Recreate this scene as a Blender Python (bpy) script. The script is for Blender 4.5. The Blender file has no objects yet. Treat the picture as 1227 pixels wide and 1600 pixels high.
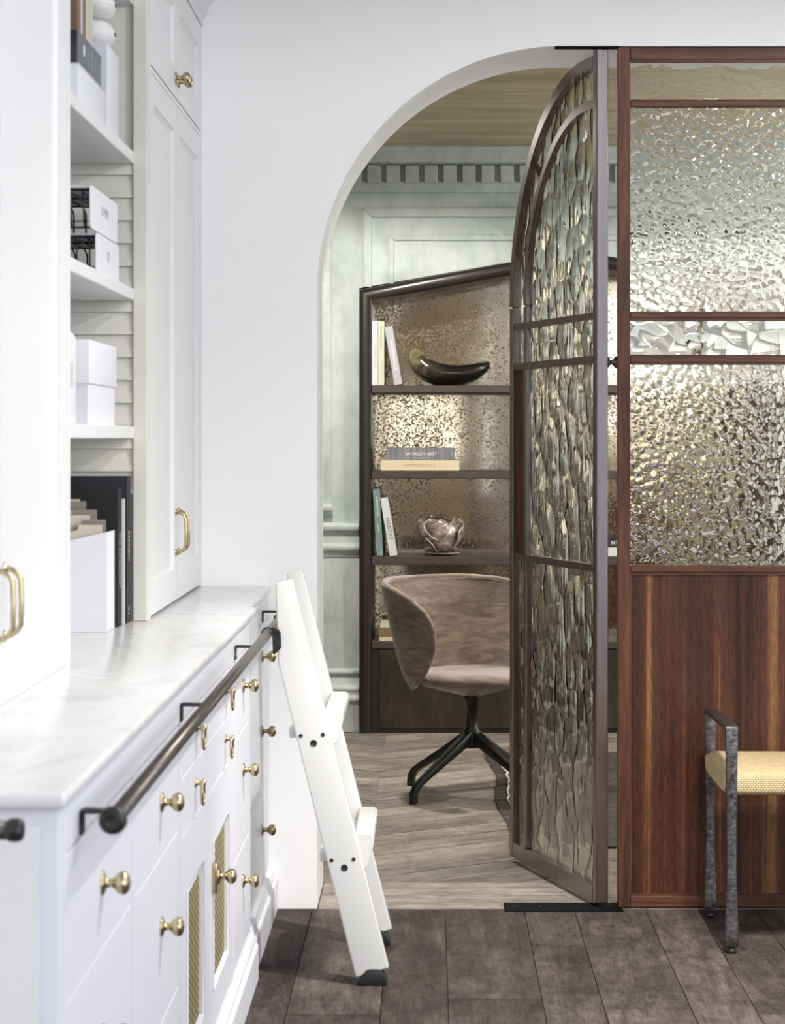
import bpy, bmesh, math, random
from mathutils import Vector, Matrix
random.seed(7)
PI = math.pi
sc = bpy.context.scene
col = sc.collection

# ------------------------------------------------------------------ camera, world, light, exposure
# +X right, +Y into the picture, Z up, metres; the camera stands at the origin, 1.34 m up
F, VX, VY, H = 3560.0, 672.0, 685.0, 1.34
cam = bpy.data.cameras.new('camera')
cam.sensor_fit = 'AUTO'; cam.sensor_width = 36.0
cam.lens = 36.0 * F / 1600.0
cam.shift_x = -(VX - 613.5) / 1600.0
cam.shift_y = -(800.0 - VY) / 1600.0
cam.clip_start = 0.05; cam.clip_end = 100
cam.dof.use_dof = True; cam.dof.focus_distance = 7.6; cam.dof.aperture_fstop = 10
co = bpy.data.objects.new('camera', cam); col.objects.link(co)
co.location = (0, 0, H); co.rotation_euler = (PI/2, 0, 0)
sc.camera = co

w = bpy.data.worlds.new('world'); sc.world = w; w.use_nodes = True
w.node_tree.nodes['Background'].inputs[0].default_value = (0.75, 0.85, 1.0, 1)
w.node_tree.nodes['Background'].inputs[1].default_value = 1.0

sc.view_settings.view_transform = 'Standard'
sc.view_settings.look = 'None'
sc.view_settings.gamma = 1.0
sc.view_settings.exposure = 0.17
sc.view_settings.use_curve_mapping = False

def area(name, loc, rot, sx, sy, power, color):
    l = bpy.data.lights.new(name, 'AREA'); l.shape = 'RECTANGLE'; l.size = sx; l.size_y = sy
    l.energy = power; l.color = color
    o = bpy.data.objects.new(name, l); col.objects.link(o); o.location = loc; o.rotation_euler = rot
    return o
# daylight in the two windows of the front room (behind the camera and in the right-hand wall), plus an added fill
area('daylight_rear_window', (2.3, -3.02, 2.2), (PI/2, 0, 0), 2.6, 1.1, 70, (0.97, 0.98, 1.0))
area('daylight_low_rear_window', (-0.08, -3.02, 1.45), (PI/2, 0, 0), 0.86, 0.8, 4.5, (1.0, 0.90, 0.70))
area('daylight_side_window', (3.79, 1.5, 1.6), (0, PI/2, 0), 2.6, 2.3, 40, (0.78, 0.86, 1.0))
area('fill_side_rear', (3.79, -1.4, 1.6), (0, PI/2, 0), 2.6, 2.6, 85, (0.96, 0.97, 1.0))  # unseen fill added to light the arched wall evenly from the front
# unseen window light added to brighten the far room
area('fill_office_side', (3.12, 8.8, 1.7), (0, PI/2, 0), 1.5, 1.6, 55, (1.0, 0.98, 0.93))

# ------------------------------------------------------------------ helpers
def lin(c):
    if isinstance(c, str):
        c = [int(c[i:i+2], 16)/255 for i in (0, 2, 4)]
        c = [x/12.92 if x <= 0.04045 else ((x+0.055)/1.055)**2.4 for x in c]
    return (c[0], c[1], c[2], 1.0)

class MB:
    """collects shapes (world or local coordinates) that become ONE mesh object"""
    def __init__(s): s.v = []; s.f = []; s.m = []; s.s = []
    def add(s, verts, faces, mi=0, sm=False):
        n = len(s.v); s.v += [tuple(p) for p in verts]
        for f in faces: s.f.append([i+n for i in f]); s.m.append(mi); s.s.append(sm)
        return s
    def box(s, x0, x1, y0, y1, z0, z1, mi=0):
        v = [(x, y, z) for z in (z0, z1) for y in (y0, y1) for x in (x0, x1)]
        return s.add(v, [(0,2,3,1), (4,5,7,6), (0,1,5,4), (2,6,7,3), (0,4,6,2), (1,3,7,5)], mi)
    def prism(s, poly, axis, a0, a1, mi=0, caps=(None, None), sm=False):
        """poly: 2-D points in the two remaining axes (x,z for 'y'; x,y for 'z'; y,z for 'x')"""
        def P(p, a):
            return {'y': (p[0], a, p[1]), 'z': (p[0], p[1], a), 'x': (a, p[0], p[1])}[axis]
        ar = sum(poly[i][0]*poly[(i+1) % len(poly)][1]-poly[(i+1) % len(poly)][0]*poly[i][1] for i in range(len(poly)))
        if (ar > 0) == (axis == 'y'): poly = poly[::-1]
        n = len(poly)
        v = [P(p, a0) for p in poly]+[P(p, a1) for p in poly]
        s.add(v, [[i for i in range(n)][::-1]], caps[0] if caps[0] is not None else mi)
        b = len(s.v)-2*n
        s.f.append([b+n+i for i in range(n)]); s.m.append(caps[1] if caps[1] is not None else mi); s.s.append(False)
        for i in range(n):
            j = (i+1) % n
            s.f.append([b+i, b+j, b+n+j, b+n+i]); s.m.append(mi); s.s.append(sm)
        return s
    def tube(s, pts, r, seg=12, mi=0, closed=False, cap=True):
        pts = [Vector(p) for p in pts]; n = len(pts)
        rs = r if isinstance(r, (list, tuple)) else [r]*n
        ref = None; rings = []
        for i, p in enumerate(pts):
            if closed: t = pts[(i+1) % n]-pts[i-1]
            else: t = pts[min(i+1, n-1)]-pts[max(i-1, 0)]
            t.normalize()
            if ref is None:
                ref = Vector((0, 0, 1)) if abs(t.z) < 0.9 else Vector((1, 0, 0))
            a = (ref-t*ref.dot(t)).normalized(); ref = a; b = t.cross(a)
            rings.append([p+(a*math.cos(2*PI*k/seg)+b*math.sin(2*PI*k/seg))*rs[i] for k in range(seg)])
        v = [q for R in rings for q in R]; f = []
        for i in range(n if closed else n-1):
            j = (i+1) % n
            for k in range(seg):
                l = (k+1) % seg
                f.append((i*seg+k, i*seg+l, j*seg+l, j*seg+k))
        if cap and not closed:
            f.append(tuple(range(seg))[::-1]); f.append(tuple((n-1)*seg+k for k in range(seg)))
        return s.add(v, f, mi, True)
    def lathe(s, prof, c=(0, 0, 0), axis=(0, 0, 1), seg=20, mi=0):
        """prof: (radius, height along axis)"""
        ax = Vector(axis).normalized(); a = ax.orthogonal().normalized(); b = ax.cross(a); c = Vector(c)
        v = []; f = []
        for r, h in prof:
            for k in range(seg):
                t = 2*PI*k/seg
                v.append(c+ax*h+(a*math.cos(t)+b*math.sin(t))*max(r, 1e-5))
        for i in range(len(prof)-1):
            for k in range(seg):
                l = (k+1) % seg
                f.append((i*seg+k, i*seg+l, (i+1)*seg+l, (i+1)*seg+k))
        f.append(tuple(range(seg))[::-1]); f.append(tuple((len(prof)-1)*seg+k for k in range(seg)))
        return s.add(v, f, mi, True)
    def grid(s, fn, nu, nv, mi=0):
        v = [fn(i/(nu-1), j/(nv-1)) for j in range(nv) for i in range(nu)]
        f = [(j*nu+i, j*nu+i+1, (j+1)*nu+i+1, (j+1)*nu+i) for j in range(nv-1) for i in range(nu-1)]
        return s.add(v, f, mi, True)
    def build(s, name, mat, parent=None, bevel=0, seg=2, off=(0, 0, 0), smooth=None, solid=0, sub=0):
        me = bpy.data.meshes.new(name)
        me.from_pydata([(p[0]-off[0], p[1]-off[1], p[2]-off[2]) for p in s.v], [], s.f)
        for k, p in enumerate(me.polygons): p.material_index = s.m[k]; p.use_smooth = s.s[k]
        for m in (mat if isinstance(mat, (list, tuple)) else [mat]): me.materials.append(m)
        me.update()
        if bevel:
            bm = bmesh.new(); bm.from_mesh(me)
            bmesh.ops.remove_doubles(bm, verts=bm.verts, dist=1e-6)
            es = [e for e in bm.edges if len(e.link_faces) == 2 and e.calc_face_angle(0) > 0.35]
            bmesh.ops.bevel(bm, geom=es, offset=bevel, segments=seg, affect='EDGES', profile=0.5, clamp_overlap=True)
            bm.to_mesh(me); bm.free()
        if smooth is not None or bevel:
            for p in me.polygons: p.use_smooth = True
            me.set_sharp_from_angle(angle=math.radians(smooth if smooth is not None else 35))
        o = bpy.data.objects.new(name, me); col.objects.link(o)
        if parent: o.parent = parent
        if solid:
            md = o.modifiers.new('thickness', 'SOLIDIFY'); md.thickness = solid; md.offset = -1
        if sub:
            md = o.modifiers.new('smooth', 'SUBSURF'); md.levels = sub; md.render_levels = sub
        return o

def tag(o, label=None, cat=None, group=None, kind=None):
    if label: o['label'] = label
    if cat: o['category'] = cat
    if group: o['group'] = group
    if kind: o['kind'] = kind
    return o
def thing(name, label, cat, loc=(0, 0, 0), rot=(0, 0, 0), group=None, kind=None):
    o = bpy.data.objects.new(name, None); col.objects.link(o); o.empty_display_size = 0.05
    o.location = loc; o.rotation_euler = rot
    return tag(o, label, cat, group, kind)
def place(name, mesh, parent, loc=(0, 0, 0), rot=(0, 0, 0)):
    o = bpy.data.objects.new(name, mesh); col.objects.link(o); o.parent = parent
    o.location = loc; o.rotation_euler = rot
    return o
def lettering(txt, size, mat, parent, M, name='lettering', sx=1.0, align='CENTER'):
    cu = bpy.data.curves.new('t', 'FONT'); cu.body = txt; cu.size = size
    cu.align_x = align; cu.align_y = 'CENTER'; cu.extrude = 0.0002; cu.resolution_u = 2
    t = bpy.data.objects.new('t', cu); col.objects.link(t)
    bpy.context.view_layer.update()
    me = bpy.data.meshes.new_from_object(t.evaluated_get(bpy.context.evaluated_depsgraph_get()))
    bpy.data.objects.remove(t); bpy.data.curves.remove(cu)
    me.transform(M @ Matrix.Diagonal((sx, 1, 1, 1)))
    me.materials.clear(); me.materials.append(mat)
    o = bpy.data.objects.new(name, me); col.objects.link(o); o.parent = parent
    return o
def basis(x, y, n, loc):
    m = Matrix((x, y, n)).transposed().to_4x4(); m.translation = loc; return m

# ------------------------------------------------------------------ materials (all procedural)
class NT:
    def __init__(s, name):
        s.m = bpy.data.materials.new(name); s.m.use_nodes = True
        s.t = s.m.node_tree; s.b = s.t.nodes['Principled BSDF']
    def n(s, typ, **kw):
        nd = s.t.nodes.new(typ)
        for k, v in kw.items():
            if k.startswith('_'): setattr(nd, k[1:], v)
            else: nd.inputs[k.replace('_', ' ')].default_value = v
        return nd
    def l(s, a, b): s.t.links.new(a, b)
    def coord(s, scale=(1, 1, 1), rnd=0, kind='Object', rot=(0, 0, 0)):
        tc = s.n('ShaderNodeTexCoord'); mp = s.n('ShaderNodeMapping')
        mp.inputs['Scale'].default_value = scale; mp.inputs['Rotation'].default_value = rot
        s.l(tc.outputs[kind], mp.inputs['Vector'])
        if rnd:
            oi = s.n('ShaderNodeObjectInfo'); vm = s.n('ShaderNodeVectorMath', _operation='SCALE')
            cb = s.n('ShaderNodeCombineXYZ')
            for k in range(3): s.l(oi.outputs['Random'], cb.inputs[k])
            s.l(cb.outputs[0], vm.inputs[0]); vm.inputs['Scale'].default_value = rnd
            s.l(vm.outputs[0], mp.inputs['Location'])
        return mp.outputs[0]
    def noise(s, vec, scale, detail=4, rough=0.55, dist=0.0):
        nd = s.n('ShaderNodeTexNoise', Scale=scale, Detail=detail, Roughness=rough, Distortion=dist)
        s.l(vec, nd.inputs['Vector']); return nd.outputs['Fac']
    def ramp(s, fac, stops):
        r = s.n('ShaderNodeValToRGB'); e = r.color_ramp.elements
        while len(e) < len(stops): e.new(0.5)
        for k, (p, c) in enumerate(stops): e[k].position = p; e[k].color = lin(c)
        s.l(fac, r.inputs[0]); return r.outputs[0]
    def mix(s, fac, a, b, typ='MIX'):
        m = s.n('ShaderNodeMix', _data_type='RGBA', _blend_type=typ)
        for sock, v in ((0, fac), (6, a), (7, b)):
            if hasattr(v, 'is_output'): s.l(v, m.inputs[sock])
            else: m.inputs[sock].default_value = v if sock == 0 else lin(v)
        return m.outputs[2]
    def bump(s, h, strength=0.3, dist=0.002):
        b = s.n('ShaderNodeBump', Strength=strength, Distance=dist); s.l(h, b.inputs['Height'])
        s.l(b.outputs[0], s.b.inputs['Normal']); return b
    def set(s, **kw):
        for k, v in kw.items():
            i = s.b.inputs[k.replace('_', ' ')]
            if hasattr(v, 'is_output'): s.l(v, i)
            else: i.default_value = lin(v) if isinstance(v, (str, tuple)) else v
        return s

def paint(name, c, rough=0.45, mott=0.02, metal=0.0, scale=3.0):
    n = NT(name)
    c = lin(c)[:3]
    f = n.noise(n.coord(), scale, 3)
    n.set(Base_Color=n.ramp(f, [(0.3, tuple(x*(1-mott) for x in c)), (0.7, tuple(min(1, x*(1+mott)) for x in c))]), Roughness=rough, Metallic=metal)
    return n.m
def wood(name, stops, scale, rough=0.4, rnd=0.0, fine=8.0, bump=0.15, var=0.0, spec=0.5):
    """grain stretched along the axis with the smallest scale"""
    n = NT(name)
    v = n.coord(scale, rnd)
    g = n.noise(v, 1.0, 6, 0.6, 0.6)
    c = n.ramp(g, stops)
    v2 = n.coord(tuple(x*fine for x in scale), rnd)
    g2 = n.noise(v2, 1.0, 3, 0.6)
    c = n.mix(0.55, c, n.ramp(g2, [(0.3, (0.45, 0.42, 0.4)), (0.62, (1, 1, 1))]), 'MULTIPLY')
    if var:
        oi = n.n('ShaderNodeObjectInfo')
        c = n.mix(1.0, c, n.ramp(oi.outputs['Random'], [(0, (1-var,)*3), (1, (1+var, 1+var, 1+var))]), 'MULTIPLY')
    n.set(Base_Color=c, Roughness=rough)
    n.bump(g2, bump, 0.002)
    return n.m

M = {}
M['white_wall'] = paint('white_wall_paint', (0.92, 0.92, 0.918), 0.6, 0.012, scale=1.2)
M['tan_wall'] = paint('tan_limewash', (0.24, 0.16, 0.085), 0.6, 0.25, scale=1.6)
M['white_cab'] = paint('white_cabinet_paint', (0.75, 0.76, 0.815), 0.38, 0.008)
M['white_cab2'] = paint('warm_white_cabinet_paint', (0.775, 0.78, 0.785), 0.42, 0.008)
M['cream_cab'] = paint('cream_cabinet_paint', (0.70, 0.685, 0.62), 0.45, 0.01)
M['white_ladder'] = paint('white_ladder_lacquer', (0.66, 0.66, 0.64), 0.32, 0.006)
M['white_card'] = paint('white_card', (0.78, 0.79, 0.83), 0.55, 0.01)
M['grey_card'] = paint('grey_card', (0.55, 0.56, 0.6), 0.6, 0.05, scale=20)
M['black_iron'] = paint('black_iron', (0.012, 0.011, 0.011), 0.42, 0.2, scale=40)
M['matte_black'] = paint('matte_black_steel', (0.006, 0.006, 0.006), 0.8, 0.1)
M['matte_black'].node_tree.nodes['Principled BSDF'].inputs['Specular IOR Level'].default_value = 0.05
M['rubber'] = paint('black_rubber', (0.008, 0.008, 0.009), 0.5, 0.1)
M['bronze'] = paint('dark_bronze_tube', (0.10, 0.088, 0.075), 0.34, 0.15, 0.75, 30)
M['chair_metal'] = paint('black_powder_coat', (0.013, 0.012, 0.012), 0.38, 0.1)
M['frame_dark'] = paint('dark_brown_lacquer', (0.020, 0.015, 0.015), 0.28, 0.1)
M['shelf_dark'] = paint('brown_metal_shelf', (0.065, 0.051, 0.046), 0.42, 0.12, 0.2, 12)
M['black_box'] = paint('black_plastic', (0.010, 0.010, 0.012), 0.4, 0.1)
M['grey_blue'] = paint('slate_print', (0.13, 0.14, 0.17), 0.5, 0.06)
M['black_cloth'] = paint('black_book_cloth', (0.009, 0.009, 0.012), 0.75, 0.1)
M['navy_cloth'] = paint('dark_slate_cover', (0.014, 0.015, 0.022), 0.7, 0.1)
M['paper'] = paint('book_pages', (0.74, 0.70, 0.6), 0.8, 0.06, scale=60)
M['ink'] = paint('dark_print', (0.08, 0.09, 0.09), 0.6)
M['ink_pale'] = paint('grey_print', (0.33, 0.35, 0.35), 0.6)
M['ink_white'] = paint('white_print', (0.8, 0.8, 0.8), 0.6)
M['ink_brown'] = paint('tan_print', (0.33, 0.25, 0.16), 0.6)
M['cover_white'] = paint('white_cover', (0.58, 0.60, 0.60), 0.45)
M['cover_cream'] = paint('pale_green_cover', (0.52, 0.54, 0.43), 0.45)
M['cover_lav'] = paint('lavender_cover', (0.40, 0.385, 0.43), 0.5)
M['cover_sand'] = paint('sand_cover', (0.62, 0.53, 0.36), 0.5)
M['cover_teal'] = paint('teal_cover', (0.16, 0.23, 0.245), 0.5)
M['cover_brown'] = paint('brown_cover', (0.2, 0.13, 0.07), 0.5)
M['tab_beige'] = paint('beige_folder', (0.62, 0.57, 0.46), 0.6)
M['tab_grey'] = paint('grey_folder', (0.24, 0.215, 0.18), 0.6)
M['plate'] = paint('pale_seat_plate', (0.36, 0.36, 0.28), 0.35)
M['void'] = paint('dark_backing', (0.02, 0.018, 0.015), 0.8)
def mk_slatecover():
    n = NT('grey_wood_print_cover'); v = n.coord((6, 6, 60))
    g = n.noise(v, 1.0, 4, 0.6, 1.2)
    n.set(Base_Color=n.ramp(g, [(0.35, '63626b'), (0.65, '86858d')]), Roughness=0.5); return n.m
M['cover_slate'] = mk_slatecover()
def mk_brass():
    n = NT('brushed_brass'); f = n.noise(n.coord(), 60, 3)
    n.set(Base_Color=n.ramp(f, [(0.3, (0.41, 0.335, 0.195)), (0.7, (0.56, 0.475, 0.30))]), Metallic=1.0, Roughness=0.27); return n.m
M['brass'] = mk_brass()
def mk_gold():
    n = NT('gold_lattice'); f = n.noise(n.coord(), 30, 3)
    n.set(Base_Color=n.ramp(f, [(0.3, (0.48, 0.40, 0.17)), (0.7, (0.66, 0.57, 0.28))]), Metallic=0.5, Roughness=0.42); return n.m
M['gold'] = mk_gold()
M['gold_dark'] = paint('olive_gold_backing', (0.075, 0.058, 0.018), 0.6, 0.1, scale=30)
def mk_marble():
    n = NT('white_marble'); v = n.coord((2.2, 1.3, 2))
    g = n.noise(v, 2.2, 8, 0.62, 1.6)
    c = n.ramp(g, [(0.36, (0.63, 0.63, 0.63)), (0.47, (0.70, 0.70, 0.697)), (0.56, (0.72, 0.72, 0.71)), (0.66, (0.66, 0.65, 0.635))])
    n.set(Base_Color=c, Roughness=0.2); return n.m
M['marble'] = mk_marble()
def mk_lime():
    n = NT('green_grey_limewash'); v = n.coord((1, 1, 1))
    g = n.noise(v, 3.2, 7, 0.62, 0.8)
    c = n.ramp(g, [(0.28, (0.33, 0.375, 0.36)), (0.45, (0.43, 0.482, 0.48)), (0.6, (0.49, 0.54, 0.545)), (0.75, (0.41, 0.455, 0.43))])
    g2 = n.noise(n.coord((1, 1, 0.35)), 14, 5, 0.6, 1.0)
    c = n.mix(0.4, c, n.ramp(g2, [(0.3, (0.62, 0.66, 0.6)), (0.55, (1, 1, 1))]), 'MULTIPLY')
    n.set(Base_Color=c, Roughness=0.6); n.bump(g2, 0.12, 0.003); return n.m
M['lime'] = mk_lime()
def mk_olive():
    n = NT('brushed_olive_gold_plaster'); v = n.coord((1.4, 6.5, 1))
    g = n.noise(v, 1.3, 6, 0.6, 0.5)
    c = n.ramp(g, [(0.3, (0.28, 0.235, 0.135)), (0.5, (0.40, 0.34, 0.205)), (0.7, (0.52, 0.455, 0.30))])
    n.set(Base_Color=c, Roughness=0.55); return n.m
M['olive'] = mk_olive()
M['walnut'] = wood('mahogany_frame', [(0.25, (0.050, 0.020, 0.011)), (0.5, (0.125, 0.053, 0.029)), (0.75, (0.23, 0.108, 0.06))], (26, 26, 2.2), 0.42, 1.7, 5)
M['walnut_h'] = wood('mahogany_rail', [(0.25, (0.050, 0.020, 0.011)), (0.5, (0.125, 0.053, 0.029)), (0.75, (0.23, 0.108, 0.06))], (2.2, 26, 40), 0.42, 1.7, 5)
M['door_wood'] = wood('dark_mahogany_door', [(0.25, (0.030, 0.013, 0.010)), (0.5, (0.070, 0.031, 0.022)), (0.75, (0.13, 0.062, 0.045))], (30, 30, 1.8), 0.33, 1.7, 5)
for k_ in ('walnut', 'walnut_h'): M[k_].node_tree.nodes['Principled BSDF'].inputs['Specular IOR Level'].default_value = 0.25
for k_ in ('door_wood',):
    b_ = M[k_].node_tree.nodes['Principled BSDF']; b_.inputs['Coat Weight'].default_value = 1.0; b_.inputs['Coat Roughness'].default_value = 0.25; b_.inputs['Coat IOR'].default_value = 1.75
def mk_panelwood():
    n = NT('striped_mahogany_panel')
    v = n.coord((19, 19, 0.28)); g = n.noise(v, 1.0, 5, 0.62, 0.35)
    c = n.ramp(g, [(0.32, (0.022, 0.008, 0.004)), (0.45, (0.072, 0.026, 0.012)), (0.55, (0.108, 0.040, 0.018)), (0.66, (0.30, 0.145, 0.06))])
    g2 = n.noise(n.coord((330, 330, 26)), 1.0, 3, 0.7)
    c = n.mix(0.7, c, n.ramp(g2, [(0.32, (0.32, 0.28, 0.26)), (0.6, (1.1, 1.1, 1.1))]), 'MULTIPLY')
    n.set(Base_Color=c, Roughness=0.42); n.b.inputs['Specular IOR Level'].default_value = 0.25; n.bump(g2, 0.12, 0.001); return n.m
M['panel_wood'] = mk_panelwood()
def mk_floor(name, stops, scale, rnd, var, knots, rough):
    n = NT(name)
    v = n.coord(scale, rnd)
    g = n.noise(v, 1.0, 7, 0.62, 1.4)
    c = n.ramp(g, stops)
    g3 = n.noise(n.coord(tuple(x*9 for x in scale), rnd), 1.0, 5, 0.7, 0.4)
    c = n.mix(0.8, c, n.ramp(g3, [(0.34, (0.50, 0.48, 0.47)), (0.5, (0.95, 0.95, 0.95)), (0.66, (1.25, 1.22, 1.2))]), 'MULTIPLY')
    g5 = n.noise(n.coord((1, 1, 1), rnd), 26, 6, 0.75, 0.6)
    c = n.mix(0.5, c, n.ramp(g5, [(0.36, (0.6, 0.6, 0.6)), (0.5, (1, 1, 1)), (0.68, (1.35, 1.33, 1.3))]), 'MULTIPLY')
    g4 = n.noise(n.coord((1, 1, 1), rnd), 5, 5, 0.6)
    c = n.mix(knots, c, n.ramp(g4, [(0.32, (0.5, 0.48, 0.47)), (0.55, (1, 1, 1)), (0.75, (1.3, 1.28, 1.26))]), 'MULTIPLY')
    oi = n.n('ShaderNodeObjectInfo')
    c = n.mix(1.0, c, n.ramp(oi.outputs['Random'], [(0, (1-var,)*3), (1, (1+var*0.9,)*3)]), 'MULTIPLY')
    n.set(Base_Color=c, Roughness=rough); n.b.inputs['Specular IOR Level'].default_value = 0.07; n.bump(g3, 0.1, 0.002)
    return n.m
M['dark_plank'] = mk_floor('dark_smoked_oak', [(0.28, (0.050, 0.040, 0.037)), (0.5, (0.088, 0.071, 0.066)), (0.72, (0.138, 0.113, 0.105))], (11, 1.6, 4), 9.0, 0.36, 0.75, 0.66)
M['light_plank'] = mk_floor('pale_grey_oak', [(0.28, (0.19, 0.165, 0.138)), (0.5, (0.29, 0.258, 0.222)), (0.72, (0.37, 0.335, 0.295))], (1.6, 17, 4), 9.0, 0.22, 0.5, 0.6)
def mk_velvet():
    n = NT('taupe_velvet'); g = n.noise(n.coord((9, 9, 40)), 1.0, 6, 0.65, 0.8)
    g2 = n.noise(n.coord(), 7, 5, 0.6)
    c = n.ramp(g, [(0.3, (0.12, 0.088, 0.066)), (0.5, (0.22, 0.17, 0.135)), (0.72, (0.35, 0.28, 0.23))])
    c = n.mix(0.5, c, n.ramp(g2, [(0.3, (0.55, 0.53, 0.5)), (0.65, (1.15, 1.12, 1.1))]), 'MULTIPLY')
    n.set(Base_Color=c, Roughness=0.75)
    n.b.inputs['Sheen Weight'].default_value = 0.6; n.b.inputs['Sheen Roughness'].default_value = 0.35
    n.bump(g, 0.12, 0.002); return n.m
M['velvet'] = mk_velvet()
def mk_mirror():
    n = NT('antiqued_mirror')
    g = n.noise(n.coord(), 130, 5, 0.62, 0.0); g2 = n.noise(n.coord(), 4, 3)
    g3 = n.n('ShaderNodeMath', _operation='ADD'); n.l(g, g3.inputs[0])
    g4 = n.n('ShaderNodeMath', _operation='MULTIPLY_ADD'); n.l(g2, g4.inputs[0]); g4.inputs[1].default_value = 0.22; g4.inputs[2].default_value = -0.11
    n.l(g4.outputs[0], g3.inputs[1])
    c = n.ramp(g3.outputs[0], [(0.38, (0.14, 0.11, 0.075)), (0.46, (0.38, 0.33, 0.25)), (0.54, (0.64, 0.58, 0.47))])
    r = n.ramp(g3.outputs[0], [(0.38, (0.35,)*3), (0.52, (0.06,)*3)])
    n.set(Base_Color=c, Metallic=1.0, Roughness=r); return n.m
M['mirror'] = mk_mirror()
def mk_glass(name, tint, kind, strength, dist, rough=0.0):
    n = NT(name)
    n.set(Base_Color=tint, Roughness=rough, IOR=1.48); n.b.inputs['Transmission Weight'].default_value = 1.0
    h = None
    if kind == 'hammer':
        v = n.n('ShaderNodeTexVoronoi', _feature='SMOOTH_F1', Scale=52.0, Smoothness=0.6)
        wob = n.coord(); n.l(wob, v.inputs['Vector']); h = v.outputs['Distance']
    elif kind == 'cell':
        v = n.n('ShaderNodeTexVoronoi', _feature='SMOOTH_F1', Scale=9.5, Smoothness=0.22)
        n.l(n.coord((1.0, 1, 1.35)), v.inputs['Vector']); h = v.outputs['Distance']
    elif kind == 'reed':
        v = n.n('ShaderNodeTexVoronoi', _feature='SMOOTH_F1', Scale=1.0, Smoothness=0.12)
        n.l(n.coord((13.0, 4, 10.0)), v.inputs['Vector'])
        w2 = n.noise(n.coord((42, 10, 7)), 1.0, 2)
        m = n.n('ShaderNodeMath', _operation='MULTIPLY_ADD'); n.l(w2, m.inputs[0]); m.inputs[1].default_value = 0.30
        n.l(v.outputs['Distance'], m.inputs[2]); h = m.outputs[0]
    elif kind == 'wave':
        h = n.noise(n.coord((9, 9, 14)), 1.0, 2, 0.4, 0.5)
    if h is not None: n.bump(h, strength, dist)
    return n.m
M['g_clear'] = mk_glass('clear_glass', (0.97, 0.98, 0.95), None, 0, 0)
M['g_hammer'] = mk_glass('hammered_glass', (0.80, 0.77, 0.68), 'hammer', 1.0, 0.0028)
M['g_cell'] = mk_glass('large_cell_glass', (0.92, 0.92, 0.88), 'cell', 1.0, 0.026)
M['g_wave'] = mk_glass('gently_waved_glass', (0.93, 0.93, 0.88), 'wave', 0.25, 0.02)
M['g_reed'] = mk_glass('rippled_cathedral_glass', (0.84, 0.86, 0.76), 'reed', 1.0, 0.011)
def mk_iron():
    n = NT('hammered_iron'); g = n.noise(n.coord(), 110, 5, 0.7); g2 = n.noise(n.coord(), 75, 5, 0.7)
    n.set(Base_Color=n.ramp(g2, [(0.35, (0.045, 0.044, 0.045)), (0.65, (0.21, 0.205, 0.20))]), Metallic=0.9, Roughness=0.36)
    n.bump(g, 0.5, 0.003); return n.m
M['iron'] = mk_iron()
def mk_rush():
    n = NT('woven_paper_cord'); v = n.n('ShaderNodeTexBrick', Scale=1.0, Mortar_Size=0.12, Mortar_Smooth=1.0, Brick_Width=0.9, Row_Height=0.55)
    tc = n.coord((105, 105, 105)); sp = n.n('ShaderNodeSeparateXYZ'); cb = n.n('ShaderNodeCombineXYZ'); n.l(tc, sp.inputs[0])
    ad = n.n('ShaderNodeMath', _operation='ADD'); n.l(sp.outputs[1], ad.inputs[0]); n.l(sp.outputs[2], ad.inputs[1])
    n.l(sp.outputs[0], cb.inputs[0]); n.l(ad.outputs[0], cb.inputs[1]); n.l(cb.outputs[0], v.inputs['Vector'])
    f = n.noise(n.coord(), 45, 3)
    c = n.ramp(f, [(0.3, (0.68, 0.53, 0.27)), (0.7, (0.85, 0.70, 0.42))])
    inv = n.n('ShaderNodeMath', _operation='SUBTRACT'); inv.inputs[0].default_value = 1.0; n.l(v.outputs['Fac'], inv.inputs[1])
    c = n.mix(v.outputs['Fac'], c, (0.22, 0.14, 0.055))
    n.set(Base_Color=c, Roughness=0.7); n.bump(inv.outputs[0], 0.6, 0.004); return n.m
M['rush'] = mk_rush()
def mk_rug():
    n = NT('dark_worn_rug'); g = n.noise(n.coord((6, 14, 1)), 3.0, 6, 0.7, 0.5)
    n.set(Base_Color=n.ramp(g, [(0.35, (0.012, 0.010, 0.009)), (0.55, (0.045, 0.035, 0.03)), (0.72, (0.17, 0.13, 0.105))]), Roughness=0.9)
    n.bump(g, 0.5, 0.004); return n.m
M['rug'] = mk_rug()
M['fringe'] = paint('rug_fringe', (0.5, 0.47, 0.42), 0.9, 0.1)
def mk_horn():
    n = NT('polished_horn'); sp = n.n('ShaderNodeSeparateXYZ'); n.l(n.coord(), sp.inputs[0])
    g = n.noise(n.coord((7, 20, 12)), 1.0, 5, 0.6, 0.8)
    m = n.n('ShaderNodeMath', _operation='MULTIPLY_ADD'); n.l(sp.outputs[0], m.inputs[0]); m.inputs[1].default_value = 2.6; m.inputs[2].default_value = 0.10
    a = n.n('ShaderNodeMath', _operation='MULTIPLY_ADD'); n.l(g, a.inputs[0]); a.inputs[1].default_value = 0.7; n.l(m.outputs[0], a.inputs[2])
    c = n.ramp(a.outputs[0], [(0.38, (0.36, 0.33, 0.20)), (0.56, (0.18, 0.16, 0.085)), (0.70, (0.035, 0.03, 0.018)), (0.9, (0.008, 0.008, 0.007))])
    n.set(Base_Color=c, Roughness=0.16); return n.m
M['horn'] = mk_horn()
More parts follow.
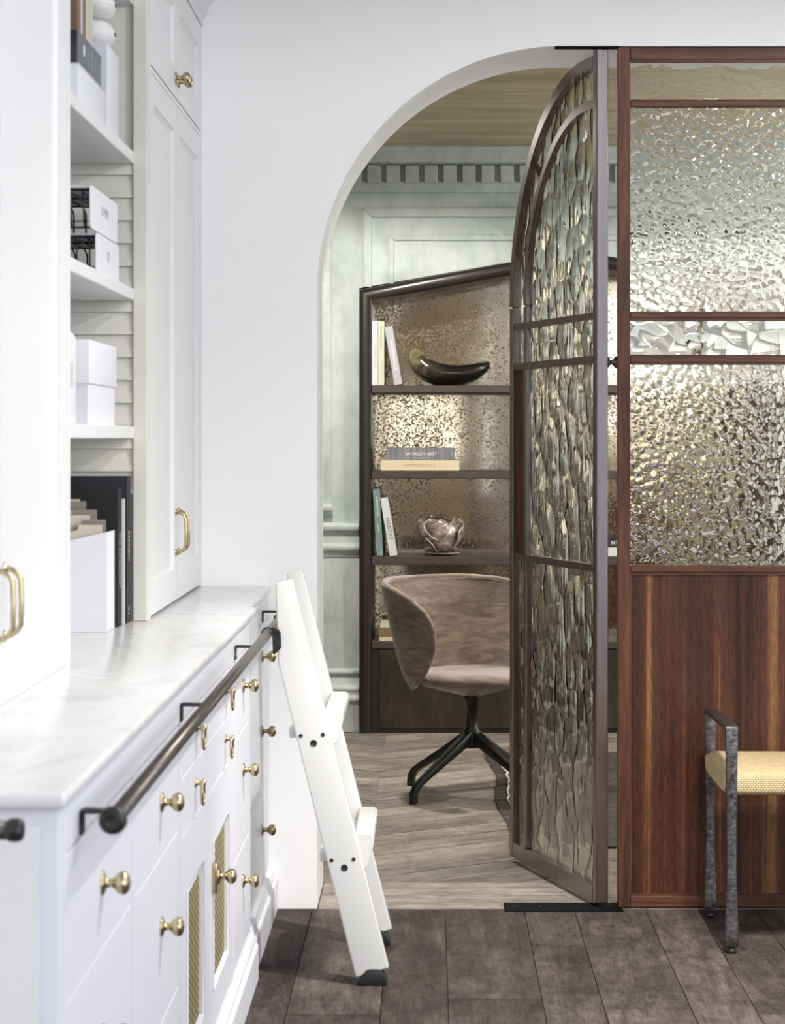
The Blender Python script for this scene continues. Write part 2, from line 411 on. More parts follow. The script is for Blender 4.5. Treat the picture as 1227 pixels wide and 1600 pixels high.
def mk_shell():
    n = NT('bronzed_oyster_shell'); g = n.noise(n.coord((12, 12, 55)), 1.0, 5, 0.6, 1.0)
    n.set(Base_Color=n.ramp(g, [(0.3, (0.16, 0.105, 0.08)), (0.5, (0.42, 0.34, 0.29)), (0.7, (0.68, 0.62, 0.57))]), Metallic=0.6, Roughness=0.26)
    n.bump(g, 0.4, 0.003); return n.m
M['shell'] = mk_shell()
M['shell_rim'] = paint('pale_shell_edge', (0.55, 0.48, 0.42), 0.3, 0.1, 0.4, 40)
def mk_panelmetal():
    n = NT('patinated_dark_metal'); g = n.noise(n.coord((3, 1, 1.2)), 4, 6, 0.65, 0.6)
    n.set(Base_Color=n.ramp(g, [(0.3, (0.020, 0.016, 0.013)), (0.6, (0.048, 0.040, 0.032)), (0.8, (0.085, 0.072, 0.058))]), Metallic=0.35, Roughness=0.45); return n.m
M['patina'] = mk_panelmetal()
def mk_towel():
    n = NT('white_terry'); g = n.noise(n.coord(), 120, 3, 0.7)
    n.set(Base_Color=(0.86, 0.855, 0.84), Roughness=0.95); n.bump(g, 0.8, 0.006); return n.m
M['towel'] = mk_towel()

# ------------------------------------------------------------------ setting
WY = 6.49          # front face of the arched wall
OX0, OX1, OR, OT = -0.322, 1.65, 0.70, 2.4575
CX0, CY0, CZ = -1.05, -3.05, 2.95     # front room corner, ceiling
def arc(cx, cz, r, a0, a1, n):
    return [(cx+r*math.cos(math.radians(a0+(a1-a0)*k/n)), cz+r*math.sin(math.radians(a0+(a1-a0)*k/n))) for k in range(n+1)]

# front floor: base slab and separate planks running away from the camera
fb = MB().box(CX0, 3.85, CY0, WY, -0.06, -0.008).build('floor', M['dark_plank'])
tag(fb, 'dark smoked oak plank floor of the white room', 'floor', kind='structure')
edges = [-0.62]
pat = [0.20, 0.12]
seams = [-0.335, -0.116, 0.043, 0.268, 0.41, 0.614, 0.764, 0.93, 1.10, 1.31, 1.47, 1.66, 1.84]
edges = [-0.64, -0.47]+seams
ends = [[4.3, 5.62], [4.9, 6.1], [5.30, 6.2], [5.60], [4.75, 5.45], [5.05, 6.02], [5.35], [4.6, 5.80], [5.3, 6.15], [5.0], [5.55], [4.8, 5.9], [5.2], [5.6]]
for i in range(len(edges)-1):
    ys = [3.2]+ends[i % len(ends)]+[WY-0.001]
    for a, b in zip(ys[:-1], ys[1:]):
        dz = random.uniform(-0.0012, 0)
        MB().box(edges[i]+0.0012, edges[i+1]-0.0012, a+0.0012, b-0.0012, -0.02, dz).build('plank', M['dark_plank'], fb)

# office floor: base, two threshold boards in the opening and a chevron of boards
OYB = 10.75
of = MB().box(-1.45, 3.15, WY, OYB+0.05, -0.06, -0.008).build('floor', M['cover_brown'])
tag(of, 'pale grey oak chevron parquet floor of the far room', 'floor', kind='structure')
for (a, b) in ((WY, 6.69), (6.69, 6.875)):
    for (x0, x1) in ((-0.32, 0.62), (0.62, 1.65)):
        MB().box(x0+0.001, x1-0.001, a+0.001, b-0.001, -0.02, -0.0004).build('plank', M['light_plank'], of)
CW, BW = 0.60, 0.185
tanA = 0.66
k = 0
for ci, x0 in enumerate([-1.40+CW*i for i in range(8)]):
    x1 = min(x0+CW, 3.13); s = 1 if ci % 2 == 0 else -1
    y = 6.2
    while y < OYB:
        def yy(x, base): return base+((x-x0) if s > 0 else (x0+CW-x))*tanA
        poly = [(x0+0.0003, yy(x0, y)+0.003), (x1-0.0003, yy(x1, y)+0.003), (x1-0.0003, yy(x1, y+BW)-0.003), (x0+0.0003, yy(x0, y+BW)-0.003)]
        def clip(poly, lim, keep):
            out = []
            for i in range(len(poly)):
                p, q = poly[i], poly[(i+1) % len(poly)]
                ip, iq = keep(p[1]), keep(q[1])
                if ip: out.append(p)
                if ip != iq:
                    t = (lim-p[1])/(q[1]-p[1]); out.append((p[0]+(q[0]-p[0])*t, lim))
            return out
        poly = clip(poly, 6.877, lambda v: v > 6.877)
        if len(poly) > 2: poly = clip(poly, 10.40, lambda v: v < 10.40)
        if len(poly) > 2:
            cx = sum(p[0] for p in poly)/len(poly); cy = sum(p[1] for p in poly)/len(poly)
            ang = math.atan(tanA)*s
            ca, sa = math.cos(-ang), math.sin(-ang)
            lp = [((p[0]-cx)*ca-(p[1]-cy)*sa, (p[0]-cx)*sa+(p[1]-cy)*ca) for p in poly]
            o = MB().prism(lp, 'z', -0.02, random.uniform(-0.0012, 0)).build('plank', M['light_plank'], of)
            o.location = (cx, cy, 0); o.rotation_euler = (0, 0, ang)
        y += BW

# walls of the front room
tag(MB().box(CX0-0.12, CX0, CY0, WY+0.38, 0, CZ).build('wall_left', M['white_wall']), 'plain white wall behind the white cabinets', 'wall', kind='structure')
m = MB()
m.prism([(CX0, 0), (OX0, 0), (OX0, OT-OR)] + arc(OX0+OR, OT-OR, OR, 180, 90, 40)[1:] + [(OX1, OT), (OX1, 0), (3.85, 0), (3.85, CZ), (CX0, CZ)], 'y', WY, WY+0.38)
tag(m.build('wall_middle', M['white_wall'], smooth=30), 'white wall with a wide opening rounded at its left corner', 'wall', kind='structure')
m = MB()   # right wall with a window hole and one for the added fill
m.box(3.85, 3.97, CY0, -2.7, 0, CZ).box(3.85, 3.97, -0.1, 0.35, 0, CZ).box(3.85, 3.97, -2.7, -0.1, 0, 0.3).box(3.85, 3.97, -2.7, -0.1, 2.9, CZ).box(3.85, 3.97, 2.65, WY+0.38, 0, CZ).box(3.85, 3.97, 0.35, 2.65, 0, 0.3).box(3.85, 3.97, 0.35, 2.65, 2.9, CZ)
tag(m.build('wall_right', M['white_wall']), 'white wall with a tall window and an added fill window', 'wall', kind='structure')
m = MB()   # rear wall (behind the camera) with a window hole
for q in ((CX0, -0.51, 0, CZ), (-0.51, 0.35, 0, 1.05), (-0.51, 0.35, 1.85, CZ), (0.35, 1.0, 0, CZ), (1.0, 3.6, 0, 1.65), (1.0, 3.6, 2.75, CZ), (3.6, 3.85, 0, CZ)):
    m.box(q[0], q[1], CY0-0.12, CY0, q[2], q[3])
tag(m.build('wall_rear', M['tan_wall']), 'tan limewashed wall with a high window and a small gridded window', 'wall', kind='structure')
tag(MB().box(CX0-0.12, 3.97, CY0-0.12, WY+0.38, CZ, CZ+0.1).build('ceiling', M['white_wall']), 'plain white ceiling', 'ceiling', kind='structure')
def window(name, parts, label, mat):
    t = thing(name, label, 'window', kind='structure')
    for p in parts: MB().box(*p).build('window_frame', M[mat], t)
def wframe(x0, x1, z0, z1, w_, bars):
    p = [(x0, x0+w_, -3.0, -2.96, z0, z1), (x1-w_, x1, -3.0, -2.96, z0, z1), (x0+w_, x1-w_, -3.0, -2.96, z0, z0+w_), (x0+w_, x1-w_, -3.0, -2.96, z1-w_, z1)]
    for k, v in bars: p.append((v-0.018, v+0.018, -2.995, -2.965, z0+w_, z1-w_) if k == 'v' else (x0+w_, x1-w_, -2.995, -2.965, v-0.012, v+0.012))
    return p
window('window_1', wframe(0.98, 3.62, 1.63, 2.77, 0.06, [('v', 1.86), ('v', 2.74)]), 'dark framed high window behind the camera', 'frame_dark')
window('window_3', wframe(-0.56, 0.40, 1.0, 1.90, 0.09, [('v', 0.10), ('h', 1.62), ('h', 1.52)]), 'small dark gridded window behind the camera', 'frame_dark')
window('fill_window', [(3.80, 3.85, -2.7, -2.64, 0.3, 2.9), (3.80, 3.85, -0.16, -0.1, 0.3, 2.9), (3.80, 3.85, -2.64, -0.16, 0.3, 0.36), (3.80, 3.85, -2.64, -0.16, 2.84, 2.9)], 'white frame of the added fill window near the tan wall', 'white_cab2')  # frame round the unseen window added as fill for the arched wall
window('window_2', [(3.80, 3.85, 0.35, 0.41, 0.3, 2.9), (3.80, 3.85, 2.59, 2.65, 0.3, 2.9), (3.80, 3.85, 0.41, 2.59, 0.3, 0.36), (3.80, 3.85, 0.41, 2.59, 2.84, 2.9)], 'white framed tall window in the side wall', 'white_cab2')

# office shell
RY = 10.41     # face of the office end wall
BX0, BX1 = -0.323, 1.65       # bookcase outer edges
BC = 0.5*(BX0+BX1)
ZE, ZP = 2.026, 2.198          # eave and peak of the bookcase
m = MB()
m.prism([(-1.45, 0), (BX0, 0), (BX0, ZE), (BC, ZP), (BX1, ZE), (BX1, 0), (3.15, 0), (3.15, 2.66), (-1.45, 2.66)], 'y', RY, OYB+0.02)
wb = tag(m.build('wall_back', M['lime']), 'green-grey limewashed end wall with mouldings and dentil cornice', 'wall', kind='structure')
tag(MB().box(-1.57, -1.45, WY+0.38, OYB+0.1, 0, 2.66).build('wall_office_left', M['patina']), 'dark panelled side wall of the far room', 'wall', kind='structure')
m = MB().box(3.15, 3.27, WY+0.38, 8.0, 0, 2.66).box(3.15, 3.27, 9.6, OYB+0.1, 0, 2.66).box(3.15, 3.27, 8.0, 9.6, 0, 0.95).box(3.15, 3.27, 8.0, 9.6, 2.45, 2.66)
tag(m.build('wall_office_right', M['lime']), 'green-grey limewashed side wall with an added light opening', 'wall', kind='structure')
tag(MB().box(-1.57, 3.27, WY+0.38, OYB+0.1, 2.66, 2.74).build('ceiling', M['olive']), 'olive-gold brushed plaster ceiling of the far room', 'ceiling', kind='structure')
tag(MB().box(-1.57, 3.27, OYB+0.03, OYB+0.1, 0, 2.66).build('wall_office_outer', M['lime']), 'solid wall behind the mirrored bookcase', 'wall', kind='structure')
# green facing of the arched wall towards the office
m = MB()
m.prism([(-1.45, 0), (OX0-0.03, 0), (OX0-0.03, OT-OR)] + arc(OX0+OR, OT-OR, OR+0.03, 180, 90, 24)[1:] + [(OX1+0.03, OT+0.03), (OX1+0.03, 0), (3.15, 0), (3.15, 2.66), (-1.45, 2.66)], 'y', WY+0.381, WY+0.395)
tag(m.build('wall_office_front', M['lime'], smooth=30), 'green-grey limewashed office side of the arched wall', 'wall', kind='structure')

# mouldings of the end wall: each its own part
def strip(name, prof, x0, x1, parent=wb, mat='lime'):
    """profile: (projection from wall, z)"""
    return MB().prism([(RY-p, z) for p, z in prof], 'x', x0, x1).build(name, M[mat], parent, bevel=0.002, seg=1)
strip('cornice', [(0, 2.459), (0.02, 2.462), (0.022, 2.470), (0.028, 2.488), (0.030, 2.582), (0.085, 2.590), (0.092, 2.605), (0.105, 2.615), (0.112, 2.64), (0.12, 2.66), (0, 2.66)], -1.45, 3.15)
for i in range(53):
    x = -0.372+0.0865*(i-12)
    if -1.44 < x < 3.08:
        MB().box(x, x+0.060, RY-0.062, RY-0.0301, 2.503, 2.581).build('dentil', M['lime'], wb, bevel=0.002, seg=1)
def frame3(name, x0, x1, zt, wdt, pr, zb):
    """three-sided moulding around the upper panel, mitred, dying behind the bookcase"""
    for (a, b) in ((x0, x0+wdt), (x1-wdt, x1)):
        q = zt-wdt if a == x0 else zt-wdt
        pl = [(a, zb), (b, zb), (b, q), (a, zt)] if a == x0 else [(a, zb), (b, zb), (b, zt), (a, q)]
        MB().prism(pl, 'y', RY-pr, RY).build(name, M['lime'], wb, bevel=0.004, seg=2)
    MB().prism([(x0, zt), (x0+wdt, zt-wdt), (x1-wdt, zt-wdt), (x1, zt)], 'y', RY-pr, RY).build(name, M['lime'], wb, bevel=0.004, seg=2)
frame3('panel_moulding', -0.306, 1.632, 2.39, 0.040, 0.022, 2.029)
frame3('panel_moulding', -0.188, 1.514, 2.268, 0.024, 0.014, 2.046)
# chair rail, panel stile and baseboard on both sides of the bookcase
for (x0, x1) in ((-1.45, BX0), (BX1, 3.15)):
    strip('chair_rail', [(0, 0.795), (0.008, 0.80), (0.010, 0.825), (0.034, 0.832), (0.038, 0.845), (0.034, 0.858), (0.014, 0.862), (0.014, 0.915), (0.042, 0.922), (0.048, 0.938), (0.042, 0.954), (0, 0.958)], x0, x1)
    strip('baseboard', [(0, 0), (0.03, 0), (0.03, 0.140), (0.044, 0.146), (0.046, 0.158), (0.04, 0.168), (0.036, 0.172), (0.042, 0.190), (0.048, 0.198), (0.046, 0.21), (0.02, 0.222), (0.014, 0.262), (0.03, 0.268), (0.032, 0.280), (0.02, 0.29), (0, 0.292)], x0, x1)
MB().box(-0.56, -0.450, RY-0.03, RY, 1.02, 2.459).build('pilaster', M['lime'], wb, bevel=0.006)
MB().prism([(RY, 0.985), (RY-0.03, 0.99), (RY-0.058, 1.012), (RY-0.062, 1.030), (RY-0.058, 1.042), (RY, 1.045)], 'x', -0.57, -0.443).build('corbel', M['lime'], wb, bevel=0.003)

# ------------------------------------------------------------------ downlights (room lamps and added fill)
def downlight(x, y, z, power, color, label, radius=0.045, cone=130, blend=0.6, tilt=(0, 0, 0)):
    t = thing('ceiling_downlight', label, 'downlight', (x, y, z), group='recessed ceiling downlights')
    MB().lathe([(0.036, -0.012), (0.058, -0.010), (0.060, -0.001), (0.058, 0.0)], seg=24).build('trim_ring', M['white_cab'], t)
    l = bpy.data.lights.new('downlight_lamp', 'SPOT'); l.energy = power; l.color = color
    l.spot_size = math.radians(cone); l.spot_blend = blend; l.shadow_soft_size = radius
    o = bpy.data.objects.new('downlight_lamp', l); col.objects.link(o); o.parent = t; o.location = (0, 0, -0.03); o.rotation_euler = tilt
WARM = (1.0, 0.94, 0.86)
downlight(0.80, 4.60, CZ, 270, (1.0, 0.95, 0.89), 'added unseen spot in white ceiling, tilted towards the ladder', 0.03, 54, 0.7, (math.radians(20), 0, math.radians(28)))  # extra narrow spot, added to strengthen the ladder's shadow on the floor
downlight(0.95, 4.40, CZ, 185, (1.0, 0.95, 0.89), 'recessed round downlight in white ceiling near the arch', 0.035, 132, 0.8)
downlight(2.1, 3.3, CZ, 165, (0.98, 0.98, 1.0), 'added unseen fill lamp in white ceiling near the side window', 0.10, 174, 0.1)  # wide fill lamp added to brighten the upper part of the arched wall
downlight(-0.35, 8.85, 2.66, 190, WARM, 'recessed round downlight in olive ceiling left of the chair', 0.05, 170, 0.25)
downlight(2.15, 8.6, 2.66, 165, (1.0, 0.9, 0.74), 'recessed round downlight in olive ceiling above the rug', 0.05, 170, 0.25)

# ------------------------------------------------------------------ arched pivot door
DO = (0.475, WY+0.002); DA = math.atan2(0.958, -0.287); DT = 0.036
door = thing('door_1', 'dark mahogany pivot door, arched, with rippled glass panes, standing ajar', 'door', (DO[0], DO[1], 0), (0, 0, DA), kind='structure')
CU, CZS, RO = 0.096, 1.756, 0.679
def dbox(name, u0, u1, z0, z1, n0=0.0, n1=DT, mat='door_wood', bev=0.003):
    return MB().box(u0, u1, -n1, -n0, z0, z1).build(name, M[mat], door, bevel=bev, seg=1)
def dprism(name, poly, n0, n1, mats, caps=(None, None), bev=0, smooth=None):
    return MB().prism(poly, 'y', -n1, -n0, caps=caps).build(name, mats, door, bevel=bev, seg=1, smooth=smooth)
ZB, ZT = 0.014, OT-0.006
dbox('hinge_stile', 0.0, 0.032, ZB, ZT)
dbox('bottom_rail', 0.032, 0.745, ZB, 0.062)
dbox('lock_stile', 0.745, 0.775, ZB, CZS)
top = arc(CU, CZS, RO, 0, 90, 30)+[(0.032, CZS+RO)]
bot = arc(CU, CZS, RO-0.033, 0, 90, 30)+[(0.032, CZS+RO-0.033)]
dprism('arched_head', top+bot[::-1], 0, DT, M['door_wood'], smooth=30)
RI = 0.556
dbox('inner_stile', 0.628, 0.652, 0.062, CZS, 0.004, DT-0.004)
top = arc(CU, CZS, RI, 0, 90, 30)+[(0.032, CZS+RI)]
bot = arc(CU, CZS, RI-0.024, 0, 90, 30)+[(0.032, CZS+RI-0.024)]
dprism('inner_arch', top+bot[::-1], 0.004, DT-0.004, M['door_wood'], smooth=30)
for (z0, z1) in ((1.682, 1.701), (1.555, 1.577), (0.957, 0.978)):
    dbox('glazing_bar', 0.032, 0.628, z0, z1, 0.003, DT-0.003, bev=0)
    dbox('glazing_bar', 0.652, 0.745, z0, z1, 0.003, DT-0.003, bev=0)
a = math.radians(42); ca, sa = math.cos(a), math.sin(a)
def rad(r, t): return (CU+r*ca-t*sa, CZS+r*sa+t*ca)
dprism('glazing_bar', [rad(RI, -0.009), rad(RO-0.033, -0.009), rad(RO-0.033, 0.009), rad(RI, 0.009)], 0.004, DT-0.004, M['door_wood'])
dbox('wood_panel', 0.652, 0.745, 0.978, 1.555, 0.015, 0.022, 'walnut', 0)
GL = [M['g_clear'], M['g_reed']]
def pane(poly, mats=GL):
    return MB().prism(poly, 'y', -0.021, -0.015, caps=(0, 1)).build('glass_pane', mats, door)
E = 0.006   # rebate depth
def rect(u0, u1, z0, z1): return [(u0-E, z0-E), (u1+E, z0-E), (u1+E, z1+E), (u0-E, z1+E)]
pane([(0.032-E, 1.701-E), (0.628+E, 1.701-E)]+arc(CU, CZS, RI-0.024+E, 0, 90, 20)+[(0.032-E, CZS+RI-0.024+E)])
pane(rect(0.032, 0.628, 1.577, 1.682)); pane(rect(0.032, 0.628, 0.978, 1.555)); pane(rect(0.032, 0.628, 0.062, 0.957))
pane([(0.652-E, 1.701-E), (0.745+E, 1.701-E)]+arc(CU, CZS, RO-0.033+E, 0, 41.7, 12)+arc(CU, CZS, RI-E, 41.7, 0, 12))
pane(arc(CU, CZS, RO-0.033+E, 42.3, 90, 12)+[(0.032-E, CZS+RO-0.033+E), (0.032-E, CZS+RI-E)]+arc(CU, CZS, RI-E, 90, 42.3, 12))
pane(rect(0.652, 0.745, 1.577, 1.682)); pane(rect(0.652, 0.745, 0.062, 0.957))
MB().lathe([(0.016, 0), (0.016, 0.004), (0.007, 0.007), (0.007, 0.018), (0.017, 0.026), (0.019, 0.034), (0.014, 0.042), (0.001, 0.044)], (0.012, -DT, 1.558), (0, -1, 0)).build('door_knob', M['bronze'], door)
tag(MB().box(0.212, 0.548, WY-0.044, WY+0.078, 0.0002, 0.0022).build('pivot_plate', M['matte_black']), 'black metal pivot plate let into the floor under the door', 'pivot plate')
pp = bpy.data.objects['pivot_plate']
for x in (0.24, 0.315, 0.42): MB().lathe([(0.003, 0), (0.003, 0.0008), (0.001, 0.001)], (x, WY+0.02, 0.0022), seg=8).build('screw', M['iron'], pp)
tag(MB().box(0.357, 0.54, WY-0.004, WY+0.03, OT-0.0045, OT-0.0005).build('head_plate', M['matte_black']), 'thin black pivot plate under the top of the opening', 'pivot plate')

# ------------------------------------------------------------------ fixed glazed screen beside the door
SX0, SX1 = 0.536, OX1-0.002
scr = thing('glazed_screen', 'tall mahogany screen with hammered glass over a striped wood panel', 'screen', (SX0, WY, 0))
OFF = (SX0, WY, 0)
def sbox(name, x0, x1, z0, z1, y0=WY, y1=WY+0.045, mat='walnut', bev=0.0025):
    return MB().box(x0, x1, y0, y1, z0, z1).build(name, M[mat], scr, bevel=bev, seg=1, off=OFF)
SL = 0.571; SR = OX1-0.038
sbox('stile', SX0, SL, 0.003, 2.4555); sbox('stile', SR, SR+0.035, 0.003, 2.4555)
for z0, z1 in ((2.42, 2.4555), (2.286, 2.306), (1.683, 1.702), (1.556, 1.578), (0.957, 0.978), (0.003, 0.034)):
    sbox('rail', SL, SR, z0, z1, WY+0.004, WY+0.041, 'walnut_h')
for z0, z1 in ((2.413, 2.42), (1.675, 1.683), (1.55, 1.556), (0.951, 0.957), (0.034, 0.040)):
    sbox('bead', SL, SR, z0, z1, WY+0.008, WY+0.02, 'walnut_h', 0)
sbox('bead', SL, SL+0.005, 0.04, 0.951, WY+0.006, WY+0.02, 'walnut', 0)
sbox('wood_panel', SL, SR, 0.034, 0.957, WY+0.016, WY+0.034, 'panel_wood', 0)
for (z0, z1, g) in ((2.306, 2.42, 'g_wave'), (1.702, 2.286, 'g_hammer'), (1.578, 1.683, 'g_cell'), (0.978, 1.556, 'g_hammer')):
    MB().prism([(SL-E, z0-E), (SR+E, z0-E), (SR+E, z1+E), (SL-E, z1+E)], 'y', WY+0.018, WY+0.025, caps=(1, 0)).build('glass_pane', [M['g_clear'], M[g]], scr, off=OFF)
# ------------------------------------------------------------------ lower cabinets
FX, FX2 = -0.445, -0.460
knob_me = None
def knob_mesh():
    global knob_me
    if knob_me is None:
        o = MB().lathe([(0.0165, 0), (0.0165, 0.0025), (0.012, 0.0045), (0.0065, 0.006), (0.0055, 0.013), (0.008, 0.017), (0.0135, 0.0215), (0.0160, 0.027), (0.0155, 0.032), (0.011, 0.0365), (0.004, 0.0385), (0.0005, 0.0388)], (0, 0, 0), (1, 0, 0), 24).build('knob', M['brass'])
        knob_me = o.data; bpy.data.objects.remove(o)
    return knob_me
ring_me = None
def ring_mesh():
    global ring_me
    if ring_me is None:
        m = MB().lathe([(0.010, 0), (0.010, 0.002), (0.005, 0.004), (0.0045, 0.012), (0.007, 0.015), (0.007, 0.019), (0.003, 0.021)], (0, 0, 0), (1, 0, 0), 16)
        m.tube([(0.015+0.001*math.sin(t), 0.011*math.sin(t), -0.020+0.021*math.cos(t)) for t in [2*PI*k/20 for k in range(20)]], 0.0030, 8, closed=True)
        o = m.build('ring_pull', M['brass']); ring_me = o.data; bpy.data.objects.remove(o)
    return ring_me
def base_cabinet(label, y0, y1, fx, openings, px, top=0.899, end=False):
    t = thing('base_cabinet', label, 'cabinet', (-0.75, y0, 0), group='white base cabinets under the marble worktop')
    O = (-0.75, y0, 0)
    MB().box(CX0+0.002, fx-0.007, y0+0.0005, y1-0.0005, 0.0, top).build('body', M['white_cab'], t, off=O)
    ys = sorted({v for o in openings for v in o[:2]}); zs = sorted({v for o in openings for v in o[2:4]})
    # face frame: vertical posts full height, rails between
    fr = MB()
    Y0, Y1 = min(ys), max(ys); Z0, Z1 = min(zs), max(zs)
    fr.box(fx-0.007, fx, y0+0.0005, Y0-0.002, 0.0, top).box(fx-0.007, fx, Y1+0.002, y1-0.0005, 0.0, top)
    fr.box(fx-0.007, fx, Y0-0.002, Y1+0.002, Z1+0.002, top).box(fx-0.007, fx, Y0-0.002, Y1+0.002, 0, Z0-0.002)
    fr.build('face_frame', M['white_cab'], t, off=O)
    MB().prism([(fx+0.0002, 0.0), (px, 0.0), (px, 0.082), (px-0.003, 0.088), (px-0.007, 0.091), (px-0.008, 0.100), (px-0.013, 0.112), (fx+0.0002, 0.116)], 'y', y0, y1-0.0005).build('plinth', M['white_cab'], t, off=O)
    for (a, b, z0, z1, kind, pull) in openings:
        if kind == 'drawer':
            d = MB().box(fx-0.0065, fx, a+0.0016, b-0.0016, z0+0.0016, z1-0.0016).build('drawer', M['white_cab'], t, off=O, bevel=0.001, seg=1)
        else:
            m = MB(); st = 0.075
            my0, my1, mz0, mz1 = pull[0:4]
            m.box(fx-0.0065, fx, a+0.0016, my0, z0+0.0016, z1-0.0016).box(fx-0.0065, fx, my1, b-0.0016, z0+0.0016, z1-0.0016)
            m.box(fx-0.0065, fx, my0, my1, z0+0.0016, mz0).box(fx-0.0065, fx, my0, my1, mz1, z1-0.0016)
            d = m.build('door', M['white_cab'], t, off=O)
            MB().box(fx-0.0066, fx-0.0060, my0, my1, mz0, mz1).build('backing', M['gold_dark'], d, off=O)
            g = MB(); p = 0.0155
            L = my1-my0; Hh = mz1-mz0
            for sgn in (1, -1):      # flat crossing ribbons, cut to the opening
                kk = 0.45; hw = 0.0032; xo = fx-0.0058+(0.0002 if sgn > 0 else 0)
                c = -kk*L
                while c < Hh+kk*L:
                    z_at = (lambda y: c+kk*y) if sgn > 0 else (lambda y: c+kk*(L-y))
                    y_in = [y for y in [L*q/24 for q in range(25)] if hw <= z_at(y) <= Hh-hw]
                    if len(y_in) > 1:
                        ya, yb = y_in[0], y_in[-1]
                        g.add([(xo, my0+ya, mz0+z_at(ya)-hw), (xo, my0+yb, mz0+z_at(yb)-hw), (xo, my0+yb, mz0+z_at(yb)+hw), (xo, my0+ya, mz0+z_at(ya)+hw)], [(0, 1, 2, 3)])
                    c += 0.0165
            tag(g.build('brass_lattice', M['gold'], d, off=O), kind='stuff')
            fm = MB()
            for q in ((my0-0.006, my0, mz0-0.006, mz1+0.006), (my1, my1+0.006, mz0-0.006, mz1+0.006), (my0, my1, mz0-0.006, mz0), (my0, my1, mz1, mz1+0.006)):
                fm.box(fx, fx+0.004, *q)
            fm.build('bead', M['white_cab'], d, off=O, bevel=0.0015, seg=1)
            if len(pull) > 4:
                MB().box(fx, fx+0.011, pull[4]-0.02, pull[4]+0.02, pull[5]-0.032, pull[5]+0.03).build('latch', M['brass'], d, off=O, bevel=0.002)
                place('knob', knob_mesh(), d, (fx+0.011-O[0], pull[4]-O[1], pull[5]))
        if kind == 'drawer' and pull:
            place('knob' if pull[0] == 'knob' else 'ring_pull', knob_mesh() if pull[0] == 'knob' else ring_mesh(), d, (fx-O[0], pull[1]-O[1], pull[2]))
    if end:
        MB().box(CX0+0.002, fx-0.02, y0-0.004, y0, 0.02, top-0.02).build('end_panel', M['white_cab2'], t, off=O)
    return t
ROW = ((0.648, 0.832), (0.372, 0.648), (0.124, 0.372))
def drawers(a, b, ky, kz): return [(a, b, z0, z1, 'drawer', ('knob', ky, k)) for (z0, z1), k in zip(ROW, kz)]
base_cabinet('white base cabinet at the open end of the marble worktop', 2.72, 3.42, FX, drawers(2.79, 3.40, 3.09, (0.737, 0.530, 0.270)), -0.425, end=True)
base_cabinet('white base cabinet with brass knobs, between the end unit and brass mesh doors', 3.42, 4.05, FX, drawers(3.46, 4.03, 3.77, (0.738, 0.532, 0.270)), -0.425)
sm = []
for (a, b) in ((4.09, 4.57), (4.57, 5.05)):
    yk = 4.335 if a < 4.3 else 4.965
    sm += [(a, b, 0.730, 0.832, 'drawer', ('ring', yk, 0.790)), (a, b, 0.626, 0.730, 'drawer', ('ring', yk-0.02, 0.688))]
sm += [(4.09, 4.57, 0.124, 0.622, 'mesh', (4.163, 4.45, 0.216, 0.508)), (4.57, 5.05, 0.124, 0.622, 'mesh', (4.665, 4.997, 0.216, 0.512, 4.665, 0.444))]
base_cabinet('white base cabinet with two gold mesh doors and ring-pull drawers', 4.05, 5.10, FX, sm, -0.425)
base_cabinet('narrow white three-drawer base cabinet beside the gold mesh doors', 5.10, 5.65, FX, drawers(5.16, 5.60, 5.42, (0.752, 0.552, 0.288)), -0.425)
base_cabinet('white set-back three-drawer base cabinet behind the ladder', 5.65, WY-0.002, FX2, drawers(6.12, 6.47, 6.24, (0.743, 0.538, 0.268)), -0.434)
MB().prism([(CX0+0.002, 2.700), (-0.432, 2.700), (-0.432, 5.68), (-0.453, 5.70), (-0.453, WY-0.001), (CX0+0.002, WY-0.001)], 'z', 0.8995, 0.920).build('worktop', M['marble'], None, bevel=0.007, seg=3)
tag(bpy.data.objects['worktop'], 'long white marble worktop with softened edge on white cabinets', 'worktop')

# ------------------------------------------------------------------ dark bronze rails
def rail(label, p0, p1, brs, ax, cs=1.0):
    t = thing('ladder_rail', label, 'rail', p0)
    P0, P1 = Vector(p0), Vector(p1); d = (P1-P0).normalized()
    MB().tube([(0, 0, 0), P1-P0], 0.0112, 20).build('rod', M['bronze'], t)
    prof = [(0.0112, 0.010), (0.0140, 0.008), (0.0145, 0.003), (0.0165, 0.000), (0.0178, -0.006), (0.0176, -0.014), (0.0155, -0.019), (0.0090, -0.0215), (0.006, -0.0195)]
    prof = [(r*cs if r > 0.0115 else r, hh*cs) for r, hh in prof]
    MB().lathe(prof, (0, 0, 0), d, 24).build('end_cap', M['black_iron'], t)
    MB().lathe(prof, P1-P0, -d, 24).build('end_cap', M['black_iron'], t)
    for b in brs: b(t)
    return t
RX, RZ = -0.397, 0.862
def br(y, fx):
    def f(t):
        o = (RX, 2.862, RZ)
        m = MB().box(fx+0.0003, fx+0.0045, y-0.011, y+0.011, RZ-0.026, RZ+0.006).box(fx+0.0045, RX-0.010, y-0.011, y+0.011, RZ+0.0015, RZ+0.006)
        m.build('bracket', M['black_iron'], t, off=o, bevel=0.0008, seg=1)
    return f
rail('dark bronze ladder rail running along the white drawer fronts', (RX, 2.862, RZ), (RX, 6.40, RZ), [br(2.90, FX), br(4.06, FX), br(5.19, FX), br(6.24, FX2)], 'y')
P0 = ((14-VX)*2.60/F, 2.60, H-(1297-VY)*2.60/F)
def br2(t):
    MB().box(-0.262, -0.238, 0.011, 0.119-0.004, -0.006, 0.004).box(-0.262, -0.238, 0.111, 0.1155, -0.026, 0.004).build('bracket', M['black_iron'], t)
